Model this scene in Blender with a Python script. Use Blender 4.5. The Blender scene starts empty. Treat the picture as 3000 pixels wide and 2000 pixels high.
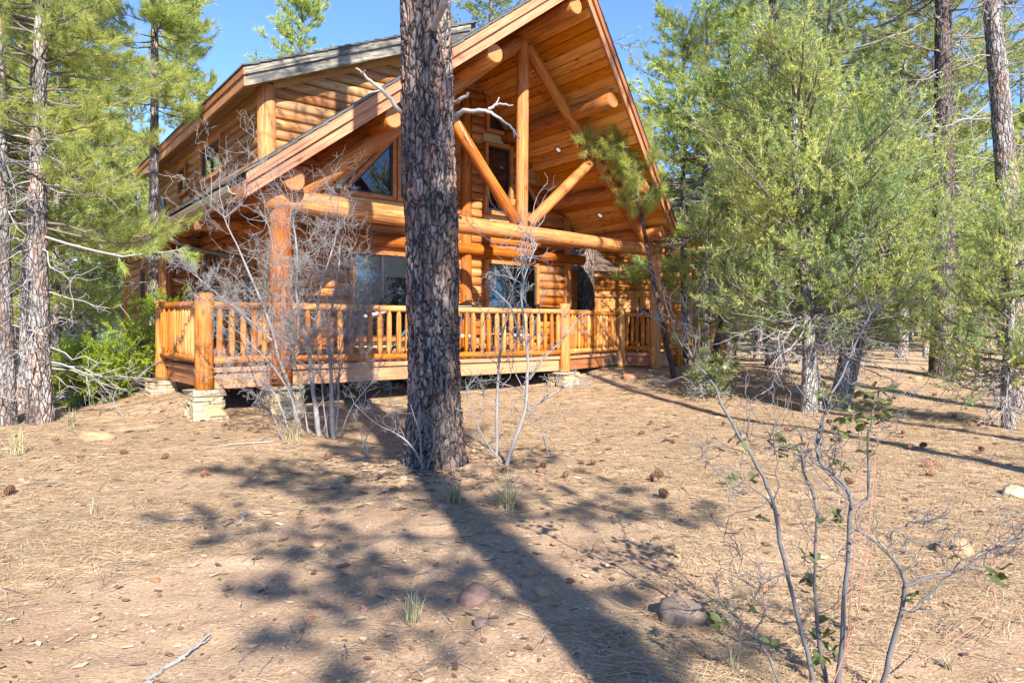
import bpy, math, random
import numpy as np
from mathutils import Vector, Matrix

sc = bpy.context.scene
# ---------------------------------------------------------------- camera
EYE, FPX = 1.40, 1950.0                       # eye height (m), focal length in photo pixels
cam_d = bpy.data.cameras.new('camera')
cam = bpy.data.objects.new('camera', cam_d)
sc.collection.objects.link(cam)
cam.location = (0, 0, EYE)
cam.rotation_euler = (math.radians(90), 0, 0)
cam_d.sensor_width = 36.0
cam_d.lens = FPX / 3000 * 36
cam_d.shift_y = -35 / 3000
cam_d.clip_start, cam_d.clip_end = 0.05, 2000
sc.camera = cam
# ---------------------------------------------------------------- sky and sun
SUN_EL, SUN_AZ = 33.0, 160.0                  # elevation, azimuth clockwise from +Y
world = bpy.data.worlds.new('World')
sc.world = world
world.use_nodes = True
wn, wl = world.node_tree.nodes, world.node_tree.links
wn.clear()
sky = wn.new('ShaderNodeTexSky')
sky.sky_type = 'NISHITA'
sky.sun_disc = False
sky.sun_elevation = math.radians(SUN_EL)
sky.sun_rotation = math.radians(SUN_AZ)
sky.altitude = 6000
sky.air_density = 1.0
sky.dust_density = 0.0
sky.ozone_density = 5.5
bg = wn.new('ShaderNodeBackground')
bg.inputs['Strength'].default_value = 0.14
wo = wn.new('ShaderNodeOutputWorld')
wl.new(sky.outputs['Color'], bg.inputs['Color'])
wl.new(bg.outputs['Background'], wo.inputs['Surface'])
sun_d = bpy.data.lights.new('sun', 'SUN')
sun_d.energy = 4.1
sun_d.angle = math.radians(0.55)
sun_d.color = (1.0, 0.94, 0.84)
sun = bpy.data.objects.new('sun', sun_d)
sc.collection.objects.link(sun)
_a, _e = math.radians(SUN_AZ), math.radians(SUN_EL)
_dir = -Vector((math.sin(_a) * math.cos(_e), math.cos(_a) * math.cos(_e), math.sin(_e)))
sun.rotation_euler = _dir.to_track_quat('-Z', 'Y').to_euler()
sun.location = (4, -10, 12)
# ---------------------------------------------------------------- exposure
vs = sc.view_settings
vs.view_transform = 'Standard'
vs.look = 'None'
vs.exposure = 1.88
vs.gamma = 1.0
vs.use_curve_mapping = False
sc.render.engine = 'CYCLES'
sc.cycles.use_denoising = True
sc.cycles.max_bounces = 9
sc.cycles.diffuse_bounces = 6
sc.cycles.transparent_max_bounces = 8
sc.cycles.sample_clamp_indirect = 6

# ================================================================ helpers
COL = sc.collection
rng = np.random.default_rng(7)


def tag(o, label, cat, group=None, kind=None):
    if label: o['label'] = label
    if cat: o['category'] = cat
    if group: o['group'] = group
    if kind: o['kind'] = kind
    return o


def empty(name, loc=(0, 0, 0), rz=0.0, parent=None):
    o = bpy.data.objects.new(name, None)
    COL.objects.link(o)
    o.location = loc
    o.rotation_euler = (0, 0, rz)
    o.empty_display_size = 0.2
    if parent: o.parent = parent
    return o


def link(name, me, parent=None, M=None):
    o = bpy.data.objects.new(name, me)
    COL.objects.link(o)
    if parent: o.parent = parent
    if M is not None: o.matrix_local = M
    return o


def mesh_py(name, V, F, mats, mi=None, smooth=False):
    me = bpy.data.meshes.new(name)
    me.from_pydata([tuple(map(float, v)) for v in V], [], [tuple(int(i) for i in f) for f in F])
    for m in (mats if isinstance(mats, (list, tuple)) else [mats]): me.materials.append(m)
    if mi is not None: me.polygons.foreach_set('material_index', np.asarray(mi, dtype=np.int32))
    if smooth: me.polygons.foreach_set('use_smooth', np.ones(len(me.polygons), dtype=bool))
    me.update()
    return me


def mesh_np(name, V, T, mat, tint=None, smooth=False):
    """fast mesh from arrays: V (n,3), T (m,3) or (m,4)"""
    V = np.ascontiguousarray(V, dtype=np.float32)
    T = np.ascontiguousarray(T, dtype=np.int32)
    k = T.shape[1]
    me = bpy.data.meshes.new(name)
    me.vertices.add(len(V))
    me.vertices.foreach_set('co', V.ravel())
    me.loops.add(T.size)
    me.loops.foreach_set('vertex_index', T.ravel())
    me.polygons.add(len(T))
    me.polygons.foreach_set('loop_start', np.arange(len(T), dtype=np.int32) * k)
    if smooth: me.polygons.foreach_set('use_smooth', np.ones(len(T), dtype=bool))
    me.materials.append(mat)
    if tint is not None:
        at = me.attributes.new('tint', 'FLOAT', 'POINT')
        at.data.foreach_set('value', np.ascontiguousarray(tint, dtype=np.float32))
    me.update(calc_edges=True)
    return me


def box_vf(x0, x1, y0, y1, z0, z1):
    V = [(x0, y0, z0), (x1, y0, z0), (x1, y1, z0), (x0, y1, z0), (x0, y0, z1), (x1, y0, z1), (x1, y1, z1), (x0, y1, z1)]
    F = [(0, 3, 2, 1), (4, 5, 6, 7), (0, 1, 5, 4), (1, 2, 6, 5), (2, 3, 7, 6), (3, 0, 4, 7)]
    return V, F


HEX = [(0, 3, 2, 1), (4, 5, 6, 7), (0, 1, 5, 4), (1, 2, 6, 5), (2, 3, 7, 6), (3, 0, 4, 7)]


def merge(parts):
    V, F, n = [], [], 0
    for v, f in parts:
        V += list(v)
        F += [tuple(i + n for i in q) for q in f]
        n += len(v)
    return V, F


def bev_box_vf(sx, sy, sz, b):
    """box centred on the origin with chamfered edges"""
    V, F = [], []
    hx, hy, hz = sx / 2, sy / 2, sz / 2
    idx = {}
    for x in (-1, 1):
        for y in (-1, 1):
            for z in (-1, 1):
                for ax in range(3):
                    p = [x * (hx - b), y * (hy - b), z * (hz - b)]
                    p[ax] = (x * hx, y * hy, z * hz)[ax]
                    idx[(x, y, z, ax)] = len(V)
                    V.append(tuple(p))
    S = (-1, 1)
    for ax in range(3):
        o = [a for a in range(3) if a != ax]
        for s in S:
            q = []
            for c in ((-1, -1), (1, -1), (1, 1), (-1, 1)):
                k = [0, 0, 0]; k[ax] = s; k[o[0]] = c[0]; k[o[1]] = c[1]
                q.append(idx[(*k, ax)])
            flip = (s < 0) != (ax == 1)
            F.append(tuple(q[::-1]) if flip else tuple(q))
    for ax in range(3):
        o = [a for a in range(3) if a != ax]
        for s1 in S:
            for s2 in S:
                k = [0, 0, 0]; k[o[0]] = s1; k[o[1]] = s2
                a, b2 = list(k), list(k); a[ax] = -1; b2[ax] = 1
                F.append((idx[(*a, o[0])], idx[(*b2, o[0])], idx[(*b2, o[1])], idx[(*a, o[1])]))
    for x in S:
        for y in S:
            for z in S:
                F.append((idx[(x, y, z, 0)], idx[(x, y, z, 1)], idx[(x, y, z, 2)]))
    return V, F


def frame_x(p0, p1, up=(0, 0, 1)):
    p0, p1 = Vector(p0), Vector(p1)
    x = (p1 - p0).normalized()
    u = Vector(up)
    if abs(x.dot(u)) > 0.98: u = Vector((0, 1, 0))
    y = u.cross(x).normalized()
    z = x.cross(y)
    M = Matrix((x, y, z)).transposed().to_4x4()
    M.translation = p0
    return M, (p1 - p0).length


def log_vf(L, r0, r1, seed=0, sides=14, sy=1.0, wob=0.02, ch=0.02):
    """a peeled log lying along +X, gently wobbling, with chamfered sawn ends"""
    g = np.random.default_rng(seed)
    n = max(3, int(L / 0.4) + 1)
    xs = list(np.linspace(ch, L - ch, n))
    ph = g.uniform(0, 6.28, 6)
    V, F, mi = [], [], []
    rings = [(0.0, 1 - ch * 1.2 / r0)] + [(x, 1.0) for x in xs] + [(L, 1 - ch * 1.2 / r1)]
    for x, s in rings:
        t = x / L
        r = r0 + (r1 - r0) * t
        oy = r * wob * 3 * math.sin(ph[0] + t * 4.5) ; oz = r * wob * 3 * math.sin(ph[1] + t * 3.7)
        for k in range(sides):
            a = 2 * math.pi * k / sides
            rr = r * s * (1 + wob * math.sin(3 * a + ph[2] + 5 * t) + wob * math.sin(2 * a + ph[3] + x * 2.1) + wob * .7 * math.sin(x * 3.3 + ph[4]))
            V.append((x, oy + rr * math.cos(a) * sy, oz + rr * math.sin(a)))
    for i in range(len(rings) - 1):
        for k in range(sides):
            k2 = (k + 1) % sides
            F.append((i * sides + k, i * sides + k2, (i + 1) * sides + k2, (i + 1) * sides + k))
            mi.append(0)
    m = len(rings) - 1
    F.append(tuple(range(sides))[::-1]); mi.append(1)
    F.append(tuple(m * sides + k for k in range(sides))); mi.append(1)
    return V, F, mi


_seed = [100]


def log(name, parent, p0, p1, r0, r1, mats, sides=14, sy=1.0, wob=0.02, ch=0.02, up=(0, 0, 1)):
    M, L = frame_x(p0, p1, up)
    _seed[0] += 1
    V, F, mi = log_vf(L, r0, r1, _seed[0], sides, sy, wob, ch)
    me = mesh_py(name, V, F, mats, mi, True)
    for p in me.polygons[-2:]: p.use_smooth = False
    return link(name, me, parent, M)


def beam(name, parent, p0, p1, w, h, mat, up=(0, 0, 1), b=0.008):
    """a sawn board or timber from p0 to p1 (centre line), width w across, height h along up"""
    M, L = frame_x(p0, p1, up)
    V, F = bev_box_vf(L, w, h, b)
    V = [(x + L / 2, y, z) for x, y, z in V]
    return link(name, mesh_py(name, V, F, mat), parent, M)


def solid(name, parent, V, F, mats, M=None, smooth=False, mi=None):
    return link(name, mesh_py(name, V, F, mats, mi, smooth), parent, M)


def tubes(P, R, sides=5):
    """P (N,k,3) centre lines, R (N,k) radii -> V, quads"""
    P = np.asarray(P, float); R = np.asarray(R, float)
    N, k, _ = P.shape
    Tn = np.gradient(P, axis=1)
    Tn /= np.linalg.norm(Tn, axis=2, keepdims=True) + 1e-9
    ref = np.zeros_like(P[:, :1]); ref[..., 2] = 1
    main = P[:, -1:] - P[:, :1]
    main /= np.linalg.norm(main, axis=2, keepdims=True) + 1e-9
    ref = np.where(np.abs(main[..., 2:]) > .8, np.array([1., 0.2, 0]), ref)
    S = np.cross(Tn, np.broadcast_to(ref, Tn.shape))
    S /= np.linalg.norm(S, axis=2, keepdims=True) + 1e-9
    B = np.cross(Tn, S)
    a = np.arange(sides) * 2 * np.pi / sides
    V = P[:, :, None] + R[:, :, None, None] * (np.cos(a)[None, None, :, None] * S[:, :, None] + np.sin(a)[None, None, :, None] * B[:, :, None])
    base = (np.arange(N) * k * sides)[:, None, None] + (np.arange(k - 1) * sides)[None, :, None]
    j = np.arange(sides)[None, None]
    j2 = (np.arange(sides) + 1) % sides
    j2 = j2[None, None]
    Q = np.stack([base + j, base + j2, base + sides + j2, base + sides + j], -1).reshape(-1, 4)
    return V.reshape(-1, 3), Q


class Acc:
    """collects array geometry for one mesh"""
    def __init__(s): s.V, s.F, s.T, s.n = [], [], [], 0
    def add(s, V, F, t=None):
        V = np.asarray(V, float)
        s.V.append(V); s.F.append(np.asarray(F) + s.n); s.n += len(V)
        s.T.append(np.full(len(V), 0.5) if t is None else np.broadcast_to(t, (len(V),)))
    def mesh(s, name, mat, smooth=False):
        return mesh_np(name, np.concatenate(s.V), np.concatenate(s.F), mat, np.concatenate(s.T), smooth)


def hash3(i, j, k, seed=0):
    h = (i * 374761393 + j * 668265263 + k * 2147483647 + seed * 974634777) & 0xffffffff
    h = ((h ^ (h >> 13)) * 1274126177) & 0xffffffff
    h = (h ^ (h >> 16)) & 0xffffffff
    return h / 4294967295.0


def vnoise(x, y, z=0.0, seed=0):
    """value noise, 0..1"""
    x, y, z = np.broadcast_arrays(np.asarray(x, float), y, z)
    i, j, k = np.floor(x).astype(np.int64), np.floor(y).astype(np.int64), np.floor(z).astype(np.int64)
    u, v, w = x - i, y - j, z - k
    u, v, w = [t * t * (3 - 2 * t) for t in (u, v, w)]
    def H(a, b, c): return hash3(i + a, j + b, k + c, seed)
    def lerp(a, b, t): return a + (b - a) * t
    return lerp(lerp(lerp(H(0, 0, 0), H(1, 0, 0), u), lerp(H(0, 1, 0), H(1, 1, 0), u), v),
                lerp(lerp(H(0, 0, 1), H(1, 0, 1), u), lerp(H(0, 1, 1), H(1, 1, 1), u), v), w)


def fbm(x, y, z=0.0, oct=4, seed=0):
    s, a, t = 0, 0.5, 0
    for o in range(oct):
        s = s + a * vnoise(np.asarray(x) * 2 ** o, np.asarray(y) * 2 ** o, np.asarray(z) * 2 ** o, seed + o)
        t += a; a *= 0.5
    return s / t


def smooth01(a, b, x):
    t = np.clip((np.asarray(x, float) - a) / (b - a), 0, 1)
    return t * t * (3 - 2 * t)


# ---------------------------------------------------------------- the lie of the land
def ground_h(x, y):
    x = np.asarray(x, float); y = np.asarray(y, float)
    rise = 0.45 * smooth01(11, 18, y) * smooth01(-2, 4, x)
    near = 1 - smooth01(14, 30, np.abs(y))
    und = (fbm(x * .55 + 3, y * .55, 0, 3, 5) - .5) * .13 * near
    far = (fbm(x * .05, y * .05, 2, 3, 9) - .5) * 1.1 * smooth01(24, 60, np.hypot(x, y))
    mound = 0.07 * np.exp(-((x + .75) ** 2 + (y - 6.6) ** 2) / .8) + 0.06 * np.exp(-((x + 2.6) ** 2 + (y - 8.9) ** 2) / .9)
    # soil banked up under the deck and house
    du, dv = x + 4.626, y - 10.0
    u, v = du * .7756 + dv * .6312, -du * .6312 + dv * .7756
    rise = rise + 4.0 * smooth01(60, 170, y)
    bank = (.20 * smooth01(.2, 1.6, v) + .09 * smooth01(-1.6, .2, v)) * (1 - smooth01(8, 11, v)) * smooth01(-1.2, .3, u) * (1 - smooth01(9.5, 11.5, u))
    return rise + und + far + mound + bank - .02


def ground_at(px, py):
    """where a sight line of the photograph meets the ground"""
    dx, dz = (px - 1500) / FPX, -(py - 965) / FPX
    ts = np.linspace(1.5, 60, 1200)
    below = (EYE + dz * ts) - ground_h(dx * ts, ts) < 0
    i = int(np.argmax(below)) if below.any() else len(ts) - 1
    a, b = ts[max(i - 1, 0)], ts[i]
    for _ in range(20):
        m = (a + b) / 2
        if EYE + dz * m - float(ground_h(dx * m, m)) < 0: b = m
        else: a = m
    t = b
    return Vector((dx * t, t, float(ground_h(dx * t, t))))


def at(px, py, d):
    """the point seen at a photo pixel, d metres in front of the camera"""
    return Vector(((px - 1500) / FPX * d, d, EYE - (py - 965) / FPX * d))


def gz(x, y): return float(ground_h(x, y))

# ================================================================ materials
def mat_new(name):
    m = bpy.data.materials.new(name)
    m.use_nodes = True
    nt = m.node_tree
    nt.nodes.clear()
    out = nt.nodes.new('ShaderNodeOutputMaterial')
    b = nt.nodes.new('ShaderNodeBsdfPrincipled')
    nt.links.new(b.outputs[0], out.inputs['Surface'])
    return m, nt, b, out


class NT:
    def __init__(s, nt): s.nt = nt
    def n(s, typ, **kw):
        nd = s.nt.nodes.new('ShaderNode' + typ)
        for k, v in kw.items(): setattr(nd, k, v)
        return nd
    def l(s, a, b): s.nt.links.new(a, b)
    def coord(s, scale=(1, 1, 1), kind='Object', rand=True):
        tc = s.n('TexCoord')
        src = tc.outputs[kind]
        if rand:
            oi = s.n('ObjectInfo')
            mul = s.n('Math', operation='MULTIPLY'); mul.inputs[1].default_value = 37.0
            s.l(oi.outputs['Random'], mul.inputs[0])
            ad = s.n('VectorMath', operation='ADD')
            s.l(src, ad.inputs[0]); s.l(mul.outputs[0], ad.inputs[1])
            src = ad.outputs[0]
        mp = s.n('Mapping')
        mp.inputs['Scale'].default_value = scale
        s.l(src, mp.inputs['Vector'])
        return mp.outputs[0]
    def noise(s, vec, scale, detail=4, rough=0.55, dist=0.0):
        nd = s.n('TexNoise')
        nd.inputs['Scale'].default_value = scale
        nd.inputs['Detail'].default_value = detail
        nd.inputs['Roughness'].default_value = rough
        nd.inputs['Distortion'].default_value = dist
        s.l(vec, nd.inputs['Vector'])
        return nd.outputs['Fac']
    def voro(s, vec, scale, feature='F1', out='Distance'):
        nd = s.n('TexVoronoi', feature=feature)
        nd.inputs['Scale'].default_value = scale
        s.l(vec, nd.inputs['Vector'])
        return nd.outputs[out]
    def ramp(s, fac, stops, interp='LINEAR'):
        nd = s.n('ValToRGB')
        nd.color_ramp.interpolation = interp
        el = nd.color_ramp.elements
        while len(el) < len(stops): el.new(0.5)
        for e, (p, c) in zip(el, stops):
            e.position = p
            e.color = (*c, 1) if not isinstance(c, (int, float)) else (c, c, c, 1)
        s.l(fac, nd.inputs['Fac'])
        return nd.outputs['Color']
    def mix(s, fac, a, b, typ='MIX'):
        nd = s.n('MixRGB', blend_type=typ)
        for i, v in ((0, fac), (1, a), (2, b)):
            if isinstance(v, (int, float)): nd.inputs[i].default_value = v if i == 0 else (v, v, v, 1)
            elif isinstance(v, tuple): nd.inputs[i].default_value = (*v, 1)
            else: s.l(v, nd.inputs[i])
        return nd.outputs[0]
    def hsv(s, col, h=None, sat=None, val=None):
        nd = s.n('HueSaturation')
        s.l(col, nd.inputs['Color'])
        for k, v in (('Hue', h), ('Saturation', sat), ('Value', val)):
            if v is None: continue
            if isinstance(v, (int, float)): nd.inputs[k].default_value = v
            else: s.l(v, nd.inputs[k])
        return nd.outputs[0]
    def mapr(s, fac, a, b, c, d):
        nd = s.n('MapRange')
        nd.inputs[1].default_value, nd.inputs[2].default_value = a, b
        nd.inputs[3].default_value, nd.inputs[4].default_value = c, d
        s.l(fac, nd.inputs[0])
        return nd.outputs[0]
    def rand(s): return s.n('ObjectInfo').outputs['Random']
    def attr(s, name):
        nd = s.n('Attribute'); nd.attribute_name = name
        return nd.outputs['Fac']
    def bump(s, h, strength, dist, b):
        nd = s.n('Bump')
        nd.inputs['Strength'].default_value = strength
        nd.inputs['Distance'].default_value = dist
        s.l(h, nd.inputs['Height'])
        s.l(nd.outputs[0], b.inputs['Normal'])


def mat_wood(name, light, mid, dark, rough=0.42, knots=True, weather=0.0, grey=(.3, .27, .23), spec=.35):
    m, nt, b, out = mat_new(name)
    g = NT(nt)
    fine = g.noise(g.coord((0.9, 16, 16)), 2.2, 6, .6, .6)
    col = g.ramp(fine, [(.34, dark), (.48, mid), (.64, light)])
    blot = g.noise(g.coord((.8, 2.5, 2.5)), 1.1, 3)
    col = g.mix(g.mapr(blot, .35, .7, 0, .55), col, dark, 'MIX')
    chk = g.noise(g.coord((0.35, 22, 22)), 1.6, 3, .5)
    col = g.mix(g.mapr(chk, .61, .67, 0, .75), col, tuple(c * .35 for c in dark))
    if knots:
        vd = g.voro(g.coord((1.9, 5, 5)), 1.0)
        col = g.mix(g.mapr(vd, .06, .17, .85, 0), col, tuple(c * .3 for c in dark))
    if weather > 0:
        wz = g.noise(g.coord((.7, 3, 3)), 1.7, 5, .65)
        col = g.mix(g.mapr(wz, .45 if weather > .5 else .42, .56 if weather > .5 else .68, 0, weather), col, grey)
    r = g.rand()
    col = g.hsv(col, g.mapr(r, 0, 1, .492, .508), g.mapr(r, 0, 1, 1.08, .90), g.mapr(g.mix(.4, r, fine), 0, 1, .60, 1.36))
    nt.links.new(col, b.inputs['Base Color'])
    b.inputs['Roughness'].default_value = rough
    b.inputs['Specular IOR Level'].default_value = spec
    g.bump(g.mix(.5, fine, chk), .6, .02, b)
    return m


def mat_end(name, light, dark):
    m, nt, b, out = mat_new(name)
    g = NT(nt)
    tc = g.n('TexCoord')
    sep = g.n('SeparateXYZ'); g.l(tc.outputs['Object'], sep.inputs[0])
    cmb = g.n('CombineXYZ'); g.l(sep.outputs[1], cmb.inputs[0]); g.l(sep.outputs[2], cmb.inputs[1])
    ln = g.n('VectorMath', operation='LENGTH'); g.l(cmb.outputs[0], ln.inputs[0])
    sn = g.n('Math', operation='SINE'); mu = g.n('Math', operation='MULTIPLY'); mu.inputs[1].default_value = 330
    nz = g.noise(g.coord((1, 1, 1)), 9, 3)
    ad = g.n('Math', operation='MULTIPLY_ADD'); ad.inputs[1].default_value = .035
    g.l(nz, ad.inputs[0]); g.l(ln.outputs['Value'], ad.inputs[2])
    g.l(ad.outputs[0], mu.inputs[0]); g.l(mu.outputs[0], sn.inputs[0])
    ring = g.mapr(sn.outputs[0], -1, 1, 0, .5)
    col = g.mix(ring, light, dark)
    crack = g.noise(g.coord((1, 1, 1)), 14, 2)
    col = g.mix(g.mapr(crack, .62, .7, 0, .5), col, tuple(c * .3 for c in dark))
    nt.links.new(col, b.inputs['Base Color'])
    b.inputs['Roughness'].default_value = .6
    return m


def mat_plain(name, col, rough=.6, var=.15, scale=6, metal=0.0, bump=0.0, spec=.4):
    m, nt, b, out = mat_new(name)
    g = NT(nt)
    nz = g.noise(g.coord((1, 1, 1)), scale, 5, .6)
    c = g.mix(nz, tuple(x * (1 - var) for x in col), tuple(min(1, x * (1 + var)) for x in col))
    nt.links.new(c, b.inputs['Base Color'])
    b.inputs['Roughness'].default_value = rough
    b.inputs['Metallic'].default_value = metal
    b.inputs['Specular IOR Level'].default_value = spec
    if bump: g.bump(nz, bump, .01, b)
    return m


def mat_bark(name, plate, pale, warm, black, scale=1.0, warm_amt=.5):
    m, nt, b, out = mat_new(name)
    g = NT(nt)
    v = g.coord((9 * scale, 9 * scale, 2.6 * scale))
    n1 = g.noise(v, 1.3, 6, .62, .5)
    col = g.ramp(n1, [(.30, black), (.43, plate), (.60, pale), (.75, plate)])
    n2 = g.noise(g.coord((4 * scale, 4 * scale, 1.1 * scale)), 1.2, 4, .6)
    col = g.mix(g.mapr(n2, .48, .60, 0, warm_amt), col, warm)
    n3 = g.noise(g.coord((22 * scale, 22 * scale, 6 * scale)), 1.5, 4, .6)
    col = g.mix(g.mapr(n3, .36, .46, .85, 0), col, black)
    wv = g.n('VectorMath', operation='MULTIPLY_ADD')
    nv = g.n('TexNoise'); nv.inputs['Scale'].default_value = 1.1; nv.inputs['Detail'].default_value = 3
    g.l(g.coord((6 * scale, 6 * scale, 2.5 * scale)), nv.inputs['Vector'])
    wv.inputs[1].default_value = (1.6, 1.6, 1.6)
    g.l(nv.outputs['Color'], wv.inputs[0]); g.l(g.coord((13 * scale, 13 * scale, 3.6 * scale)), wv.inputs[2])
    fs = g.voro(wv.outputs[0], 1.0, 'DISTANCE_TO_EDGE')
    col = g.mix(g.mapr(fs, .015, .11, .92, 0), col, black)
    n4 = g.noise(g.coord((1, 1, .45)), 1.3, 4, .6)
    col = g.mix(g.mapr(n4, .48, .60, 0, .6), col, black)
    nt.links.new(col, b.inputs['Base Color'])
    b.inputs['Roughness'].default_value = .9
    b.inputs['Specular IOR Level'].default_value = .15
    g.bump(g.mix(.5, g.mix(.5, n1, n3), g.mapr(fs, 0, .2, 0, 1)), .9, .04, b)
    return m


def mat_leaf(name, cols, trans, transl=.35, rough=.55):
    """cols: ramp over the per-tuft tint; trans: colour of light through the blade"""
    m = bpy.data.materials.new(name)
    m.use_nodes = True
    nt = m.node_tree
    nt.nodes.clear()
    g = NT(nt)
    out = g.n('OutputMaterial')
    t = g.attr('tint')
    k = len(cols)
    col = g.ramp(t, [(i / (k - 1), c) for i, c in enumerate(cols)])
    r = g.rand()
    col = g.hsv(col, g.mapr(r, 0, 1, .485, .51), None, g.mapr(r, 0, 1, .85, 1.12))
    b = g.n('BsdfPrincipled')
    g.l(col, b.inputs['Base Color'])
    b.inputs['Roughness'].default_value = rough
    b.inputs['Specular IOR Level'].default_value = .35
    tr = g.n('BsdfTranslucent')
    tc = g.mix(.6, col, trans)
    g.l(tc, tr.inputs['Color'])
    mx = g.n('MixShader')
    mx.inputs[0].default_value = transl
    g.l(b.outputs[0], mx.inputs[1]); g.l(tr.outputs[0], mx.inputs[2])
    g.l(mx.outputs[0], out.inputs['Surface'])
    return m


def mat_glass(name):
    m = bpy.data.materials.new(name)
    m.use_nodes = True
    nt = m.node_tree
    nt.nodes.clear()
    g = NT(nt)
    out = g.n('OutputMaterial')
    tr = g.n('BsdfTransparent'); tr.inputs[0].default_value = (.62, .66, .66, 1)
    gl = g.n('BsdfGlossy'); gl.inputs['Roughness'].default_value = .02
    fr = g.n('Fresnel'); fr.inputs[0].default_value = 1.9
    mx = g.n('MixShader')
    g.l(fr.outputs[0], mx.inputs[0]); g.l(tr.outputs[0], mx.inputs[1]); g.l(gl.outputs[0], mx.inputs[2])
    g.l(mx.outputs[0], out.inputs['Surface'])
    return m


M = {}
M['log'] = mat_wood('stained_log', (.53, .200, .034), (.42, .130, .019), (.19, .048, .008), rough=.62, spec=.2, weather=.42, grey=(.30, .155, .07))
M['logtan'] = mat_wood('weathered_log', (.48, .235, .072), (.37, .160, .044), (.18, .070, .021), rough=.62, weather=.25)
M['rail'] = mat_wood('rail_log', (.58, .245, .038), (.46, .160, .021), (.24, .064, .010), rough=.6, spec=.22, weather=.34, grey=(.36, .21, .10))
M['end'] = mat_end('end_grain', (.44, .165, .045), (.28, .085, .02))
M['plank'] = mat_wood('soffit_plank', (.74, .34, .055), (.64, .262, .038), (.46, .16, .022), rough=.45, spec=.3)
M['soffit'] = mat_wood('tan_soffit', (.55, .33, .11), (.48, .27, .085), (.36, .19, .055), rough=.5)
M['fascia'] = mat_wood('fascia_board', (.46, .215, .100), (.38, .165, .074), (.26, .10, .042), rough=.6, knots=True)
M['fasciagrey'] = mat_wood('weathered_fascia', (.34, .285, .20), (.22, .19, .14), (.055, .055, .055), rough=.75, weather=.9, grey=(.04, .042, .046))
M['trim'] = mat_wood('window_trim', (.50, .20, .050), (.42, .15, .034), (.27, .085, .018), rough=.5, knots=False)
M['rim'] = mat_wood('deck_rim', (.40, .180, .078), (.36, .152, .062), (.28, .112, .045), rough=.6, knots=False)
M['board'] = mat_wood('deck_board', (.30, .165, .095), (.24, .125, .07), (.16, .08, .045), rough=.65, knots=False, weather=.3)
M['chink'] = mat_plain('chinking', (.50, .38, .23), .85, .15, 5)
M['found'] = mat_plain('foundation', (.16, .10, .065), .9, .25, 3)
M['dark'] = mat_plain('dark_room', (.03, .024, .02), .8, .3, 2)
M['blind'] = mat_plain('window_blind', (.62, .58, .48), .7, .06, 3)
M['curtain'] = mat_plain('window_curtain', (.36, .36, .36), .8, .1, 3)
M['glass'] = mat_glass('window_glass')
M['black'] = mat_plain('dark_sash', (.035, .03, .028), .45, .2, 5)
M['gutter'] = mat_plain('brown_gutter', (.13, .085, .060), .38, .1, 4, spec=.5)
M['gutterlight'] = mat_plain('tan_gutter', (.30, .235, .16), .42, .1, 4)
M['shingle'] = mat_plain('shingles', (.095, .094, .088), .9, .6, 9, bump=.6)
M['lamp'] = mat_plain('lamp_ring', (.22, .19, .16), .35, .05, 4)
M['lampin'] = mat_plain('lamp_reflector', (.75, .76, .78), .25, .05, 4)
_b = M['lampin'].node_tree.nodes['Principled BSDF']
_b.inputs['Emission Color'].default_value = (1, .93, .82, 1)
_b.inputs['Emission Strength'].default_value = .12
M['teal'] = mat_plain('teal_steel', (.035, .11, .13), .35, .15, 6, metal=.4)
M['canvas'] = mat_plain('grey_canvas', (.50, .50, .52), .85, .12, 7)
M['steel'] = mat_plain('blue_grey_steel', (.13, .155, .18), .4, .15, 6, metal=.3)
M['brownpaint'] = mat_plain('brown_chair', (.085, .036, .02), .5, .2, 5)
M['cushion'] = mat_plain('pale_cushion', (.58, .57, .54), .9, .08, 6)


def mat_stone(name, pal, sc_=3.0, rough=.85):
    m, nt, b, out = mat_new(name)
    g = NT(nt)
    r = g.rand()
    k = len(pal)
    base = g.ramp(r, [(i / (k - 1), c) for i, c in enumerate(pal)])
    n1 = g.noise(g.coord((1, 1, 1)), sc_, 6, .62)
    col = g.mix(g.mapr(n1, .38, .62, 0, .55), base, tuple(c * .55 for c in pal[0]))
    n2 = g.noise(g.coord((1, 1, 2.2)), sc_ * 6, 4, .6)
    col = g.hsv(col, None, None, g.mapr(n2, .3, .7, .75, 1.2))
    nt.links.new(col, b.inputs['Base Color'])
    b.inputs['Roughness'].default_value = rough
    b.inputs['Specular IOR Level'].default_value = .25
    g.bump(g.mix(.5, n1, n2), .6, .02, b)
    return m


M['ledge'] = mat_stone('ledge_stone', [(.38, .26, .13), (.48, .37, .22), (.34, .30, .25), (.52, .40, .23), (.42, .29, .15)], 5)
M['rocktan'] = mat_stone('tan_rock', [(.32, .19, .105), (.38, .24, .135)], 3)
M['rockpink'] = mat_stone('pink_rock', [(.26, .145, .11), (.31, .185, .14)], 3)
M['rockgrey'] = mat_stone('grey_rock', [(.20, .145, .11), (.25, .185, .14)], 3)
M['rockred'] = mat_stone('red_rock', [(.26, .11, .065), (.32, .15, .09)], 4)
M['rockpale'] = mat_stone('pale_rock', [(.42, .33, .22), (.48, .38, .27)], 3)
M['bark1'] = mat_bark('old_pine_bark', (.145, .120, .112), (.30, .245, .215), (.37, .20, .135), (.016, .015, .017), 1.2, .55)
M['bark2'] = mat_bark('pine_bark', (.24, .22, .205), (.40, .36, .33), (.44, .24, .155), (.045, .04, .04), 1.5, .6)
M['barkj'] = mat_bark('juniper_bark', (.27, .25, .23), (.44, .41, .38), (.30, .22, .17), (.10, .085, .075), 1.7, .3)
M['barkdark'] = mat_bark('dark_bark', (.085, .07, .062), (.16, .14, .13), (.20, .10, .065), (.02, .018, .018), 1.5, .4)
M['dead'] = mat_plain('dead_wood', (.27, .25, .235), .85, .3, 8)
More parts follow.
